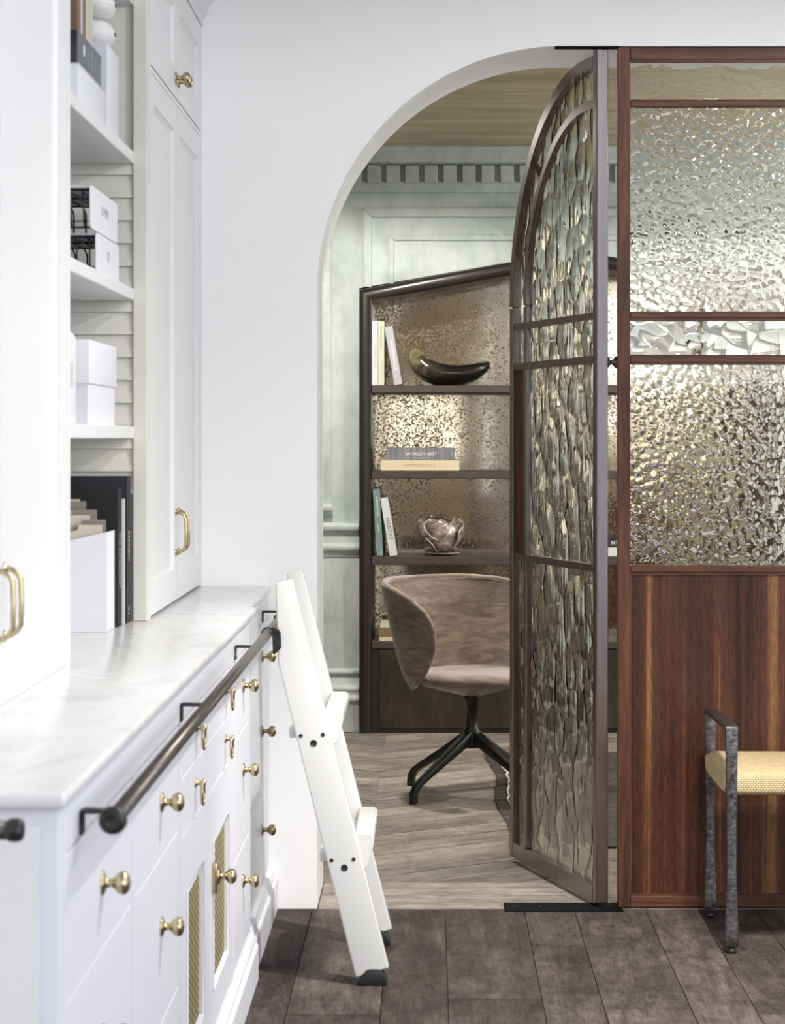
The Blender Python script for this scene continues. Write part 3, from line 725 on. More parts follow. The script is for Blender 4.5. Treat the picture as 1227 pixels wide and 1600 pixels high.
rail('short dark bronze rail across the end of the white cabinets', P0, (P0[0]-0.52, P0[1], P0[2]), [br2], 'x', 0.78)

# ------------------------------------------------------------------ ladder
lad = thing('step_ladder', 'white library ladder with two treads hooked on the bronze rail', 'ladder', (-0.14, 5.80, 0))
LO = (-0.14, 5.80, 0)
ST = [(-0.182, 0.018), (-0.100, 0.042), (-0.337, 0.995), (-0.3785, 0.985), (-0.3725, 0.79)]
for i, y in enumerate((5.580, 6.020)):
    MB().prism(ST, 'y', y, y+0.030).build('stile', M['white_ladder'], lad, bevel=0.005, seg=3, off=LO)
    MB().prism([(-0.177, 0.0), (-0.106, 0.0), (-0.103, 0.012), (-0.118, 0.036), (-0.124, 0.040), (-0.150, 0.040), (-0.157, 0.036), (-0.180, 0.010)], 'y', y-0.006, y+0.034).build('foot', M['rubber'], lad, bevel=0.003, off=LO)
    hk = MB().prism([(-0.3865, 0.880), (-0.369, 0.872), (-0.3655, 0.864), (-0.3640, 0.828), (-0.372, 0.818), (-0.3800, 0.812), (-0.3845, 0.812)], 'y', y-0.007, y-0.0005).build('hook_plate', M['black_iron'], lad, bevel=0.001, seg=1, off=LO)
    MB().tube([(RX+0.0145*math.cos(t), y-0.004, RZ+0.0145*math.sin(t)) for t in [math.radians(-20+200*k/14) for k in range(15)]], 0.0022, 8).build('hook', M['black_iron'], hk, off=LO)
    for z in (0.866, 0.834): MB().lathe([(0.0035, 0), (0.0035, 0.001), (0.001, 0.002)], (-0.3715, y-0.007, z), (0, -1, 0), 10).build('screw', M['rubber'], hk, off=LO)
    for dz, dx in ((0, 0), (-0.305, 0.0755)):
        for x, z, r in ((-0.3165, 0.6115, 0.0048), (-0.2625, 0.614, 0.0048), (-0.285, 0.5935, 0.0085)):
            MB().lathe([(r, 0), (r, 0.0015), (r*0.6, 0.0022), (r*0.55, 0.001), (0.0005, 0.001)], (x+dx, y if i == 0 else y, z+dz), (0, -1, 0), 16).build('bolt', M['rubber'], lad, off=LO)
for dz, dx in ((0, 0), (-0.305, 0.0755)):
    pr = [(-0.347, 0.602), (-0.347, 0.626), (-0.268, 0.638), (-0.262, 0.666), (-0.256, 0.672), (-0.221, 0.672), (-0.214, 0.665), (-0.213, 0.652), (-0.221, 0.614), (-0.228, 0.592), (-0.237, 0.584), (-0.250, 0.588), (-0.258, 0.604)]
    MB().prism([(x+dx, z+dz) for x, z in pr], 'y', 5.6105, 6.0195).build('tread', M['white_ladder'], lad, bevel=0.0015, seg=1, off=LO)

# ------------------------------------------------------------------ wall cabinets over the worktop
UX = -0.651
CT = 0.9205
pull_me = None
def pull_mesh():
    global pull_me
    if pull_me is None:
        pts = [(0, 0, -0.052), (0.012, 0, -0.050), (0.021, 0, -0.044), (0.026, 0, -0.034), (0.027, 0, 0), (0.026, 0, 0.034), (0.021, 0, 0.044), (0.012, 0, 0.050), (0, 0, 0.052)]
        m = MB().tube(pts, [0.0042]*9, 10)
        for z in (-0.052, 0.052): m.lathe([(0.0095, 0), (0.0095, 0.0015), (0.0065, 0.004), (0.0042, 0.008)], (0, 0, z), (1, 0, 0), 16)
        o = m.build('pull_handle', M['brass']); pull_me = o.data; bpy.data.objects.remove(o)
    return pull_me
def panel_door(t, O, y0, y1, z0, z1, st=0.062, mat='white_cab2'):
    m = MB(); xb = UX-0.017
    m.box(xb, UX, y0, y0+st, z0, z1).box(xb, UX, y1-st, y1, z0, z1).box(xb, UX, y0+st, y1-st, z0, z0+st*1.25).box(xb, UX, y0+st, y1-st, z1-st*1.1, z1)
    a, b, c, d = y0+st, y1-st, z0+st*1.25, z1-st*1.1
    m.box(xb, UX-0.010, a, b, c, d)
    bw = 0.010
    for k in range(4):   # sloped bead round the panel
        o4 = [(a, c), (b, c), (b, d), (a, d)]; i4 = [(a+bw, c+bw), (b-bw, c+bw), (b-bw, d-bw), (a+bw, d-bw)]
        p, q, r, s = o4[k], o4[(k+1) % 4], i4[(k+1) % 4], i4[k]
        m.add([(UX-0.002, *p), (UX-0.002, *q), (UX-0.0098, *r), (UX-0.0098, *s)], [(0, 1, 2, 3)])
    return m.build('door', M[mat], t, off=O)
def crown(t, O, y0, y1):
    MB().prism([(UX-0.02, 2.515), (UX+0.004, 2.515), (UX+0.006, 2.535), (UX+0.016, 2.545), (UX+0.02, 2.565), (UX+0.034, 2.585), (UX+0.052, 2.62), (UX+0.056, 2.66), (UX-0.02, 2.66)], 'y', y0, y1).build('crown_moulding', M['white_cab2'], t, off=O, bevel=0.002, seg=1)

t = thing('wall_cabinet', 'white panelled wall cabinet standing near end of worktop, left of open shelves', 'cabinet', (-0.85, 2.78, CT)); O = (-0.85, 2.78, CT)
MB().box(CX0+0.002, UX-0.0175, 2.78, 4.108, CT, 2.66).build('body', M['white_cab2'], t, off=O)
MB().box(UX-0.0175, UX, 4.083, 4.108, CT+0.0, 2.514).build('face_frame', M['white_cab2'], t, off=O)
MB().box(UX-0.0175, UX-0.001, 2.78, 4.083, CT, CT+0.012).build('face_frame', M['white_cab2'], t, off=O)
for (a, b, hy) in ((2.79, 3.443, 3.412), (3.447, 4.081, 3.478)):
    d = panel_door(t, O, a, b, CT+0.014, 2.50, 0.085)
    place('pull_handle', pull_mesh(), d, (UX-O[0], hy-O[1], 1.090-O[2]))
crown(t, O, 2.78, 4.108)

t = thing('wall_cabinet', 'white panelled wall cabinet against the arched wall, right of open shelves', 'cabinet', (-0.85, 5.27, CT)); O = (-0.85, 5.272, CT)
t.location = O
MB().box(CX0+0.002, UX-0.0175, 5.272, WY-0.001, CT, 2.66).build('body', M['white_cab2'], t, off=O)
for (a, b) in ((5.272, 5.31), (6.455, WY-0.001)):
    MB().box(UX-0.0175, UX, a, b, CT, 2.514).build('face_frame', M['white_cab2'], t, off=O)
MB().box(UX-0.0175, UX-0.001, 5.31, 6.455, 2.197, 2.210).build('mid_rail', M['white_cab2'], t, off=O)
for (a, b, hy) in ((5.312, 5.858, 5.830), (5.862, 6.453, 5.892)):
    d = panel_door(t, O, a, b, CT+0.006, 2.194)
    place('pull_handle', pull_mesh(), d, (UX-O[0], hy-O[1], 1.100-O[2]))
    d = panel_door(t, O, a, b, 2.213, 2.512)
    place('knob', knob_mesh(), d, (UX-O[0], hy-O[1], 2.262-O[2]), (0, 0, 0))
crown(t, O, 5.272, WY-0.001)

# open shelves between them
t = thing('open_shelves', 'white open shelf bay between two panelled wall cabinets', 'shelves', (-0.85, 4.11, CT)); O = (-0.85, 4.11, CT)
MB().box(CX0+0.002, -1.035, 4.11, 5.27, CT, 2.66).build('back_panel', M['white_cab2'], t, off=O)
MB().box(-1.035, UX-0.001, 4.1095, 4.128, CT, 2.66).build('side_panel', M['white_cab2'], t, off=O)
MB().box(-1.035, UX, 5.252, 5.270, CT, 2.66).build('side_panel', M['cream_cab'], t, off=O)
MB().box(-0.683, UX, 5.238, 5.252, CT, 2.66).build('side_stile', M['cream_cab'], t, off=O, bevel=0.0015, seg=1)
z = 1.9477+0.0525-0.002
while z > 1.25:
    zb = z-0.0525
    if abs(zb-1.2) > 0:
        MB().prism([(5.2518, z-0.001), (5.2490, z-0.001), (5.2420, zb+0.006), (5.2420, zb+0.001), (5.2518, zb+0.001)], 'x', -1.034, -0.684).build('slat', M['cream_cab'], t, off=O)
    z -= 0.0525
for zz in (1.340, 1.657, 1.972):
    MB().box(-1.034, -0.681, 4.129, 5.2375, zz, zz+0.028).build('shelf', M['white_cab2'], t, off=O, bevel=0.002, seg=1)
MB().box(-1.034, -0.683, 4.129, 5.2375, 2.337, 2.36).build('top_board', M['white_cab2'], t, off=O)
MB().box(-0.683, UX, 4.129, 5.2375, 2.42, 2.66).build('header', M['white_cab2'], t, off=O)
SH1, SH2, SH3 = 2.0005, 1.6855, 1.3685

# ------------------------------------------------------------------ books
def book(label, loc, rot, wd, ht, dp, mat, title=None, tsize=0.02, tmat='ink', tz=0.5, group=None, sx=1.0, extra=None):
    """local: X thickness, Z height, spine towards -Y, pages behind it"""
    t = thing('book', label, 'book', loc, rot, group)
    h = wd/2; c = min(0.0025, wd*0.15)
    MB().box(-h, h, 0, c, 0, ht).box(-h, -h+c, c, dp, 0, ht).box(h-c, h, c, dp, 0, ht).build('cover', M[mat], t)
    MB().box(-h+c, h-c, c, dp-0.004, 0.003, ht-0.003).build('pages', M['paper'], t)
    if title: lettering(title, tsize, M[tmat], t, basis((0, 0, -1), (1, 0, 0), (0, -1, 0), (0, -0.0004, ht*tz)), sx=sx)
    if extra:
        for (tx, ts, tm, tzz, s2, ox) in extra: lettering(tx, ts, M[tm], t, basis((0, 0, -1), (1, 0, 0), (0, -1, 0), (ox, -0.0004, ht*tzz)), sx=s2)
    return t
R90 = PI/2
# three volumes at the far end of the worktop bay, spines towards the room
book('thick black book, spine lettered in white, standing on the marble worktop', (-0.694, 5.095, CT), (0, 0, R90), 0.062, 0.306, 0.26, 'black_cloth', 'THE INTERIORIST', 0.017, 'ink_white', 0.48, 'books on the worktop', 0.95)
book('thin white book squeezed between two black books', (-0.690, 5.143, CT), (0, 0, R90), 0.024, 0.283, 0.24, 'cover_white', group='books on the worktop')
book('tall dark slate book leaning on the slatted shelf side', (-0.687, 5.196, CT), (0, 0, R90), 0.066, 0.333, 0.29, 'navy_cloth', 'RESIDENT', 0.02, 'ink_white', 0.52, 'books on the worktop', 0.8, [('41', 0.022, 'ink_white', 0.08, 1, 0)])
# magazine file with folders
t = thing('magazine_file', 'white card magazine file full of folders on the worktop', 'magazine file', (-0.82, 4.935, CT)); O = (-0.82, 4.935, CT)
sl = [(-0.97, CT), (-0.70, CT), (-0.70, 1.137), (-0.97, 1.075)]
MB().prism(sl, 'y', 4.935, 4.938).build('side', M['white_card'], t, off=O); MB().prism(sl, 'y', 5.052, 5.055).build('side', M['white_card'], t, off=O)
MB().box(-0.703, -0.70, 4.938, 5.052, CT, 1.136).box(-0.97, -0.967, 4.938, 5.052, CT, 1.075).box(-0.967, -0.703, 4.938, 5.052, CT, CT+0.003).build('ends', M['white_card'], t, off=O)
FL = ('beige tabbed folder at the front of the magazine file', 'grey tab folder right behind the front beige folder', 'white folder tucked behind the front grey tab', 'beige folder in the middle of the magazine file', 'grey tab folder behind the middle beige folder', 'pale green folder between two grey tabs', 'grey tab folder behind the pale green folder', 'beige folder at the back of the magazine file')
for i, (y, xr, zt, mt) in enumerate(((4.948, -0.712, 1.152, 'tab_beige'), (4.953, -0.705, 1.163, 'tab_grey'), (4.962, -0.722, 1.152, 'cover_white'), (4.972, -0.742, 1.172, 'tab_beige'), (4.978, -0.728, 1.184, 'tab_grey'), (4.990, -0.752, 1.182, 'cover_cream'), (5.006, -0.756, 1.202, 'tab_grey'), (5.022, -0.772, 1.206, 'tab_beige'))):
    x0 = -0.96
    f = tag(MB().prism([(x0, CT+0.004), (-0.706, CT+0.004), (-0.706, 1.10), (xr, 1.10), (xr, zt), (xr-0.05, zt), (xr-0.055, zt-0.012), (x0, zt-0.05)], 'y', y, y+0.0035).build('folder', M[mt]), FL[i], 'folder', 'folders in the magazine file')
# white lidded box and a plain white file on the third shelf
t = thing('lidded_box', 'white box with deep lid on the lowest shelf of the bay', 'box', (-0.80, 4.675, SH3)); O = (-0.80, 4.675, SH3)
MB().box(-0.93, -0.703, 4.679, 5.078, SH3, 1.52).build('base', M['white_card'], t, off=O)
MB().box(-0.934, -0.699, 4.675, 5.082, 1.453, 1.5435).build('lid', M['white_card'], t, off=O, bevel=0.002)
t = thing('file_box', 'white rounded file box beside the lidded box', 'box', (-0.80, 4.33, SH3)); O = (-0.80, 4.33, SH3)
MB().prism([(-0.93, SH3), (-0.70, SH3), (-0.70, 1.535), (-0.703, 1.545), (-0.712, 1.552), (-0.93, 1.552)], 'y', 4.33, 4.508).build('body', M['white_card'], t, off=O, bevel=0.004)
MB().box(-0.6998, -0.6985, 4.38, 4.46, 1.44, 1.49).build('label_plate', M['cover_white'], t, off=O)
# two stacked wire organisers with white end plates
def organiser(label, z0, z1, y0, y1, tilt, txt):
    t = thing('wire_organiser', label, 'organiser', (-0.82, y0, z0), group='stacked wire organisers'); O = (-0.82, y0, z0)
    t.rotation_euler = (0, 0, tilt)
    r = 0.013; pl = []
    for cy, cz, a0 in ((y1-r, z1-r, 0), (y0+r, z1-r, 90), (y0+r, z0+r, 180), (y1-r, z0+r, 270)):
        for k in range(5):
            a = math.radians(a0+90*k/4); pl.append((cy+r*math.cos(a), cz+r*math.sin(a)))
    MB().prism(pl, 'x', -0.706, -0.702).build('end_plate', M['white_card'], t, off=O, bevel=0.001, seg=1)
    MB().prism(pl, 'x', -0.955, -0.951).build('end_plate', M['white_card'], t, off=O)
    MB().box(-0.951, -0.706, y0+0.012, y1-0.012, z1-0.005, z1-0.002).build('tray_top', M['white_card'], t, off=O)
    n = 9
    for k in range(n):
        x = -0.718-0.027*k
        MB().tube([(x, y0+0.016, z0+0.004), (x, y0+0.006, z0+0.02), (x, y0+0.006, z1-0.026), (x-0.004, y0+0.014, z1-0.014), (x-0.004, y1-0.02, z1-0.010), (x, y1-0.008, z1-0.024), (x, y1-0.008, z0+0.012), (x, y1-0.02, z0+0.004)], 0.0022, 6).build('wire', M['black_iron'], t, off=O)
    for zz in (z0+0.0035, z1-0.0085):
        for yy in (y0+0.03, (y0+y1)/2, y1-0.03):
            MB().tube([(-0.951, yy, zz), (-0.706, yy, zz)], 0.0022, 6).build('wire', M['black_iron'], t, off=O)
    lettering(txt, 0.03, M['ink_pale'], t, basis((0, 1, 0), (0, 0, 1), (1, 0, 0), (-0.7018-O[0], (y1-y0)*0.5, (z1-z0)*0.55)))
organiser('black wire organiser with rounded white end plate, lower of two', SH2, 1.775, 4.80, 5.14, 0, 'XS')
organiser('black wire organiser with rounded white end plate, stacked on another', 1.7765, 1.866, 4.72, 5.12, 0, 'XS MINI')
# upper shelf: white carton, black device box, tall white carton, towels, narrow books
t = thing('carton', 'low white carton under the slate-fronted black box', 'box', (-0.80, 4.535, SH1)); O = (-0.80, 4.535, SH1)
MB().box(-0.94, -0.70, 4.535, 4.905, SH1, 2.0865).build('body', M['white_card'], t, off=O, bevel=0.002); MB().box(-0.9405, -0.6995, 4.5345, 4.9055, 2.0867, 2.0885).build('lid', M['cover_white'], t, off=O)
t = thing('device_box', 'black box with slate printed front on a white carton', 'box', (-0.80, 4.545, 2.089)); O = (-0.80, 4.545, 2.089)
MB().box(-0.93, -0.7055, 4.547, 4.87, 2.089, 2.156).build('body', M['black_box'], t, off=O, bevel=0.002)
MB().box(-0.7055, -0.7030, 4.547, 4.87, 2.089, 2.156).build('front', M['grey_blue'], t, off=O)
MB().lathe([(0.013, 0), (0.013, 0.0006), (0.0005, 0.0006)], (-0.703, 4.63, 2.127), (1, 0, 0), 20).build('emblem', M['ink_white'], t, off=O)
for r in (0.018, 0.028):
    for cy in (4.71, 4.755): MB().tube([(-0.7029, cy+r*math.cos(a), 2.122+r*math.sin(a)) for a in [2*PI*k/24 for k in range(24)]], 0.0008, 5, closed=True).build('printed_circle', M['ink_pale'], t, off=O)
MB().box(-0.703, -0.7026, 4.845, 4.853, 2.097, 2.14).build('barcode_strip', M['ink_pale'], t, off=O)
t = thing('carton', 'tall white carton under the rolled towels', 'box', (-0.80, 4.93, SH1)); O = (-0.80, 4.93, SH1)
MB().box(-0.92, -0.70, 4.93, 5.125, SH1, 2.198).build('body', M['white_card'], t, off=O, bevel=0.003); MB().box(-0.92, -0.6995, 4.9285, 4.9299, SH1, 2.198).build('flap', M['white_card'], t, off=O)
for k, (z, y, lab) in enumerate(((2.231, 5.03, 'white rolled towel lying on the tall carton'), (2.296, 5.035, 'white rolled towel on top of another towel'))):
    m = MB(); seg = 22
    def tw(u, v, z=z, y=y):
        a = 2*PI*u; x = -0.92+0.225*v; e = max(0.02, 1-abs(2*v-1)**7)**0.5
        r = 1+0.05*math.sin(5*a+9*v)+0.03*math.sin(13*v+3*a)
        return (x, y+0.088*math.cos(a)*e*r, z+0.032*math.sin(a)*e)
    m.grid(tw, seg, 24)
    tag(m.build('rolled_towel', M['towel'], off=(0, 0, 0)), lab, 'towel', 'towels on the top shelf')
cols = ('cover_brown', 'cover_white', 'cover_brown', 'cover_white', 'cover_sand', 'cover_white')
labs = ('brown book standing against the near upright of the bay', 'slim white book between two brown books', 'brown book between two slim white books', 'slim white book beside the sand-coloured book', 'sand-coloured book between two slim white books', 'slim white book beside the rolled towels')
yy = 4.60
for k in range(6):
    wd = 0.044 if k % 2 == 0 else 0.026
    book(labs[k], (-0.712, yy+wd/2, 2.1575), (0, 0, R90), wd-0.001, 0.168, 0.17, cols[k], group='books on the black box')
    yy += wd

# ------------------------------------------------------------------ mirrored bookcase
BY = 10.35
bk = thing('bookcase', 'dark built-in bookcase with antiqued mirror back and peaked top', 'bookcase', (BC, BY, 0)); O = (BC, BY, 0)
FW = 0.058
# half-round frame: stiles and raking head
def halfround(pts, name):
    """rounded bar, wide FW, swept along pts in the wall plane (x,z); section bulges to -Y"""
    m = MB(); n = 9; P = [Vector((p[0], 0, p[1])) for p in pts]
    rings = []
    for i, p in enumerate(P):
        if i == 0: d = (P[1]-P[0]).normalized(); nn = Vector((-d.z, 0, d.x)); k = 1
        elif i == len(P)-1: d = (P[i]-P[i-1]).normalized(); nn = Vector((-d.z, 0, d.x)); k = 1
        else:
            d0 = (P[i]-P[i-1]).normalized(); d1 = (P[i+1]-P[i]).normalized()
            n0 = Vector((-d0.z, 0, d0.x)); n1 = Vector((-d1.z, 0, d1.x)); nn = (n0+n1).normalized(); k = 1/max(0.2, nn.dot(n0))
        ring = []
        for j in range(n):
            a = PI*j/(n-1)
            off = -FW/2*math.cos(a)*k; dep = 0.034*(math.sin(a)**0.7)
            ring.append((p.x+nn.x*off, BY+0.03-dep, p.z+nn.z*off))
        ring += [(ring[-1][0], RY+0.02, ring[-1][2]), (ring[0][0], RY+0.02, ring[0][2])]
        rings.append(ring)
    nn_ = len(rings[0]); v = [q for r in rings for q in r]; f = []
    for i in range(len(rings)-1):
        for j in range(nn_):
            l = (j+1) % nn_; f.append((i*nn_+j, (i+1)*nn_+j, (i+1)*nn_+l, i*nn_+l))
    f.append(tuple(range(nn_))); f.append(tuple((len(rings)-1)*nn_+j for j in range(nn_))[::-1])
    m.add(v, f, 0, True)
    return m.build(name, M['frame_dark'], bk, off=O, smooth=40)
h2 = FW/2
halfround([(BX0+h2, 0.001), (BX0+h2, ZE-h2*1.12), (BC, ZP-h2*1.02), (BX1-h2, ZE-h2*1.12), (BX1-h2, 0.001)], 'frame')
IX0, IX1 = BX0+FW, BX1-FW
MY = 10.715
def house(x0, x1, zb, dz): return [(x0, zb), (x1, zb), (x1, ZE-dz), (BC, ZP-dz), (x0, ZE-dz)]
MB().prism(house(IX0-0.02, IX1+0.02, 0.02, 0.03), 'y', MY, MY+0.012).build('mirror_back', M['mirror'], bk, off=O)
for x in (IX0-0.02, IX1+0.002):
    MB().box(x, x+0.018, RY+0.02, MY-0.001, 0.0, ZE-0.05).build('side_panel', M['frame_dark'], bk, off=O)
for (xa, xb, za, zb) in ((IX0, BC, ZE-0.055, ZP-0.055), (BC, IX1, ZP-0.055, ZE-0.055)):
    MB().prism([(xa, za), (xb, zb), (xb, zb+0.016), (xa, za+0.016)], 'y', RY+0.02, MY-0.001).build('top_panel', M['frame_dark'], bk, off=O)
for (z0, z1) in ((1.548, 1.581), (1.157, 1.192), (0.764, 0.802), (0.384, 0.4155)):
    MB().box(IX0, IX1, BY+0.012, MY-0.001, z0, z1).build('shelf', M['shelf_dark'], bk, off=O, bevel=0.002, seg=1)
MB().box(IX0, IX1, BY+0.022, BY+0.04, 0.012, 0.384).build('base_panel', M['frame_dark'], bk, off=O)
for (x0, x1) in ((IX0+0.035, BC-0.03), (BC+0.03, IX1-0.035)):
    MB().box(x0, x1, BY+0.016, BY+0.0215, 0.02, 0.375).build('inset_panel', M['patina'], bk, off=O, bevel=0.002, seg=1)
MB().box(IX0, IX1, BY+0.02, MY-0.001, 0.001, 0.012).build('bottom_board', M['frame_dark'], bk, off=O)
Z1, Z2, Z3, Z4 = 1.582, 1.193, 0.803, 0.4165
BYF = BY+0.02
G1 = 'books on the mirrored bookcase'
def bx(px): return (px-VX)*(BYF)/F
book('upright white book titled in pale grey, beside the bookcase frame', (bx(586.0), BYF, Z1), (0, 0, 0), 0.0265, 0.293, 0.2, 'cover_white', 'LIVE BEAUTIFUL', 0.0185, 'ink_pale', 0.47, G1, 0.95, [('+', 0.012, 'ink', 0.06, 1, 0)])
book('upright pale green book with small dark title next to white book', (bx(595.8), BYF, Z1), (0, 0, 0), 0.0275, 0.291, 0.2, 'cover_cream', 'Interior Decorators', 0.0125, 'ink', 0.74, G1, 1.05, [('collected rooms', 0.008, 'ink_pale', 0.3, 1.0, 0.004)])
book('lavender-grey book leaning towards the pale green book', (bx(622.5)+0.0005, BYF, Z1+0.003), (0, math.radians(-9.8), 0), 0.036, 0.268, 0.2, 'cover_lav', 'PROVENANCE', 0.017, 'ink_white', 0.5, G1, 1.25)
book('thick grey wood-print book lying on the sand-coloured book', (bx(711), BYF+0.005, Z2+0.0478+0.028), (0, -R90, 0), 0.0555, (711-604)*BYF/F, 0.24, 'cover_slate', "WORLD'S BEST", 0.0205, 'ink_white', 0.49, G1, 1.05, [('summer and winter houses', 0.0075, 'ink_white', 0.49, 1.0, -0.018)])
book('sand-coloured book lying flat under a grey wood-print book', (bx(718), BYF, Z2+0.0240), (0, -R90, 0), 0.0465, (718-595)*BYF/F, 0.26, 'cover_sand', 'SUMMER RESIDENCES', 0.0165, 'ink_brown', 0.5, G1, 0.95)
book('teal book with white title leaning against the bookcase side', (bx(593.8)+0.001, BYF, Z3+0.002), (0, math.radians(-3.4), 0), 0.029, 0.305, 0.2, 'cover_teal', 'A HOUSE OF ROOMS', 0.0125, 'ink_white', 0.74, G1, 0.75, [('DESIGNER', 0.0095, 'ink_white', 0.42, 0.8, 0), ('*', 0.02, 'ink_white', 0.05, 1, 0)])
book('white book titled HABITAT leaning towards the teal book', (bx(615)+0.0005, BYF, Z3+0.003), (0, math.radians(-9.6), 0), 0.033, 0.268, 0.22, 'cover_white', 'HABITAT', 0.026, 'ink', 0.46, G1, 0.98, [('.', 0.03, 'ink', 0.05, 1, 0)])
book('brown cloth book lying on a pale woven book behind the chair', (bx(700), BYF+0.01, Z4+0.0195+0.021), (0, -R90, 0), 0.040, (700-593)*BYF/F, 0.22, 'cover_brown', group=G1)
book('pale woven book at the bottom of the stack behind the chair', (bx(704), BYF+0.01, Z4+0.0098), (0, -R90, 0), 0.0185, (704-593)*BYF/F, 0.22, 'cover_sand', group=G1)
book('cream book topping the stack behind the chair', (bx(697), BYF+0.012, Z4+0.0195+0.0415+0.011), (0, -R90, 0), 0.0205, (697-594)*BYF/F, 0.2, 'cover_cream', group=G1)
book('white book lying flat, seen in gap between door and screen', (bx(1040), BYF, Z3+0.0205), (0, -R90, 0), 0.04, 0.32, 0.24, 'cover_white', group=G1)
book('dark slate book lying on a white book behind the door', (bx(1035), BYF, Z3+0.041+0.0205), (0, -R90, 0), 0.04, 0.30, 0.22, 'navy_cloth', 'NT', 0.024, 'ink_white', 0.72, G1)
book('white book lying on the top bookcase shelf behind the door', (bx(1030), BYF, Z1+0.0205), (0, -R90, 0), 0.04, 0.30, 0.24, 'cover_white', group=G1)

# horn bowl on the top shelf
t = thing('horn_bowl', 'polished horn boat-shaped bowl fading from cream to black', 'bowl', (bx(640), BY+0.17, Z1))
ctr = [(0.014, 0.178), (0.024, 0.158), (0.042, 0.120), (0.078, 0.086), (0.124, 0.066), (0.178, 0.058), (0.236, 0.060), (0.290, 0.070), (0.336, 0.088), (0.368, 0.104)]
rad_ = [0.018, 0.036, 0.050, 0.058, 0.060, 0.057, 0.052, 0.044, 0.032, 0.014]
def horn(u, v):
    s = v*(len(ctr)-1); i = min(int(s), len(ctr)-2); f = s-i
    cx = ctr[i][0]*(1-f)+ctr[i+1][0]*f; cz = ctr[i][1]*(1-f)+ctr[i+1][1]*f; r = rad_[i]*(1-f)+rad_[i+1]*f
    dx, dz = ctr[i+1][0]-ctr[i][0], ctr[i+1][1]-ctr[i][1]; L = math.hypot(dx, dz); nx, nz = -dz/L, dx/L
    a = math.radians(-128+256*u)
    return (cx-nx*r*math.cos(a), r*1.5*math.sin(a), cz-nz*r*math.cos(a))
MB().grid(horn, 25, 40).build('shell', M['horn'], t, solid=0.006)
def hornrim(side):
    return [horn(side, k/39) for k in range(40)]
MB().tube(hornrim(0), 0.0034, 8).tube(hornrim(1), 0.0034, 8).build('rim', M['horn'], t)
zmin = min(horn(u/24, v/39)[2] for u in range(25) for v in range(40)); t.location[2] = Z1-zmin+0.0005

# shell bowl on the third shelf
t = thing('shell_bowl', 'bronzed bowl made of cupped oyster shells on the bookcase', 'bowl', (bx(691), BY+0.15, Z3+0.002))
MB().lathe([(0.05, 0.0), (0.075, 0.004), (0.085, 0.010), (0.05, 0.008), (0.001, 0.006)], seg=20).build('dish', M['shell'], t)
for k in range(8):
    a = 2*PI*k/8+0.30; rr = 0.090 if k % 2 == 0 else 0.076; sz = 0.066+0.012*random.random(); lean = 0.35+0.35*random.random()
    ph = random.random()*6
    def petal(u, v, sz=sz, ph=ph):
        th = 2*PI*u; r = v*sz*(1+0.07*math.sin(3*th+ph)+0.03*math.sin(7*th))
        x, z = r*math.cos(th), r*math.sin(th)
        return (x, 0.46*(r*r)/sz+0.006*math.sin(3*th+ph)*v*v, z)
    o = MB().grid(petal, 33, 9).build('oyster_shell', M['shell'], t, solid=0.003)
    o.rotation_euler = (lean, 0, a+PI/2)
    o.location = (rr*math.cos(a), rr*0.7*math.sin(a), 0.066+0.010*random.random())
    MB().tube([petal(q/32, 1.0) for q in range(32)], 0.0028, 6, closed=True).build('shell_rim', M['shell_rim'], o)

# ------------------------------------------------------------------ swivel chair
CXh, CYh = 0.158, 8.58
ch = thing('swivel_chair', 'taupe velvet tub chair on a black four-legged swivel base', 'chair', (CXh, CYh, 0))
BACK = math.radians(128)
lev = [(0.0, 64), (0.08, 84), (0.2, 99), (0.38, 110), (0.58, 112), (0.74, 106), (0.86, 93), (0.94, 74), (0.985, 52), (1.0, 30)]
def ext(v):
    for (a, x), (b, y) in zip(lev[:-1], lev[1:]):
        if v <= b:
            f = (v-a)/(b-a); return x+(y-x)*f
    return lev[-1][1]
def shellpt(u, v, inset=0.0):
    a = BACK+math.radians(ext(v))*(2*u-1)
    r = 0.232+0.098*(v**0.75)-inset
    z = 0.405+0.395*v
    # a touch squarer than a circle
    da = a-BACK
    k = 1+0.05*math.sin(da)**2*math.cos(da)**2*4
    return (r*k*math.cos(a), r*k*math.sin(a), z)
m = MB(); nu, nv = 37, 19
T = 0.022
vv = [1-(1-j/(nv-1))**1.7 for j in range(nv)]
vo = [shellpt(i/(nu-1), vv[j]) for j in range(nv) for i in range(nu)]
vi = [shellpt(i/(nu-1), vv[j], T) for j in range(nv) for i in range(nu)]
N = nu*nv; fs = []
for j in range(nv-1):
    for i in range(nu-1):
        fs.append((j*nu+i, j*nu+i+1, (j+1)*nu+i+1, (j+1)*nu+i)); fs.append((N+j*nu+i, N+(j+1)*nu+i, N+(j+1)*nu+i+1, N+j*nu+i+1))
for j in range(nv-1):
    fs.append((j*nu, (j+1)*nu, N+(j+1)*nu, N+j*nu)); fs.append((j*nu+nu-1, N+j*nu+nu-1, N+(j+1)*nu+nu-1, (j+1)*nu+nu-1))
for i in range(nu-1):
    fs.append(((nv-1)*nu+i, (nv-1)*nu+i+1, N+(nv-1)*nu+i+1, N+(nv-1)*nu+i)); fs.append((i, N+i, N+i+1, i+1))
m.add(vo+vi, fs, 0, True)
m.build('backrest', M['velvet'], ch, sub=1)
rim = [Vector(shellpt(0, vv[j], T/2)) for j in range(nv)]+[Vector(shellpt(i/(nu-1), 1, T/2)) for i in range(1, nu-1)]+[Vector(shellpt(1, vv[j], T/2)) for j in range(nv-1, -1, -1)]
MB().tube([p+Vector((0, 0, 0.001)) for p in rim], 0.0115, 12).build('rim_roll', M['velvet'], ch)
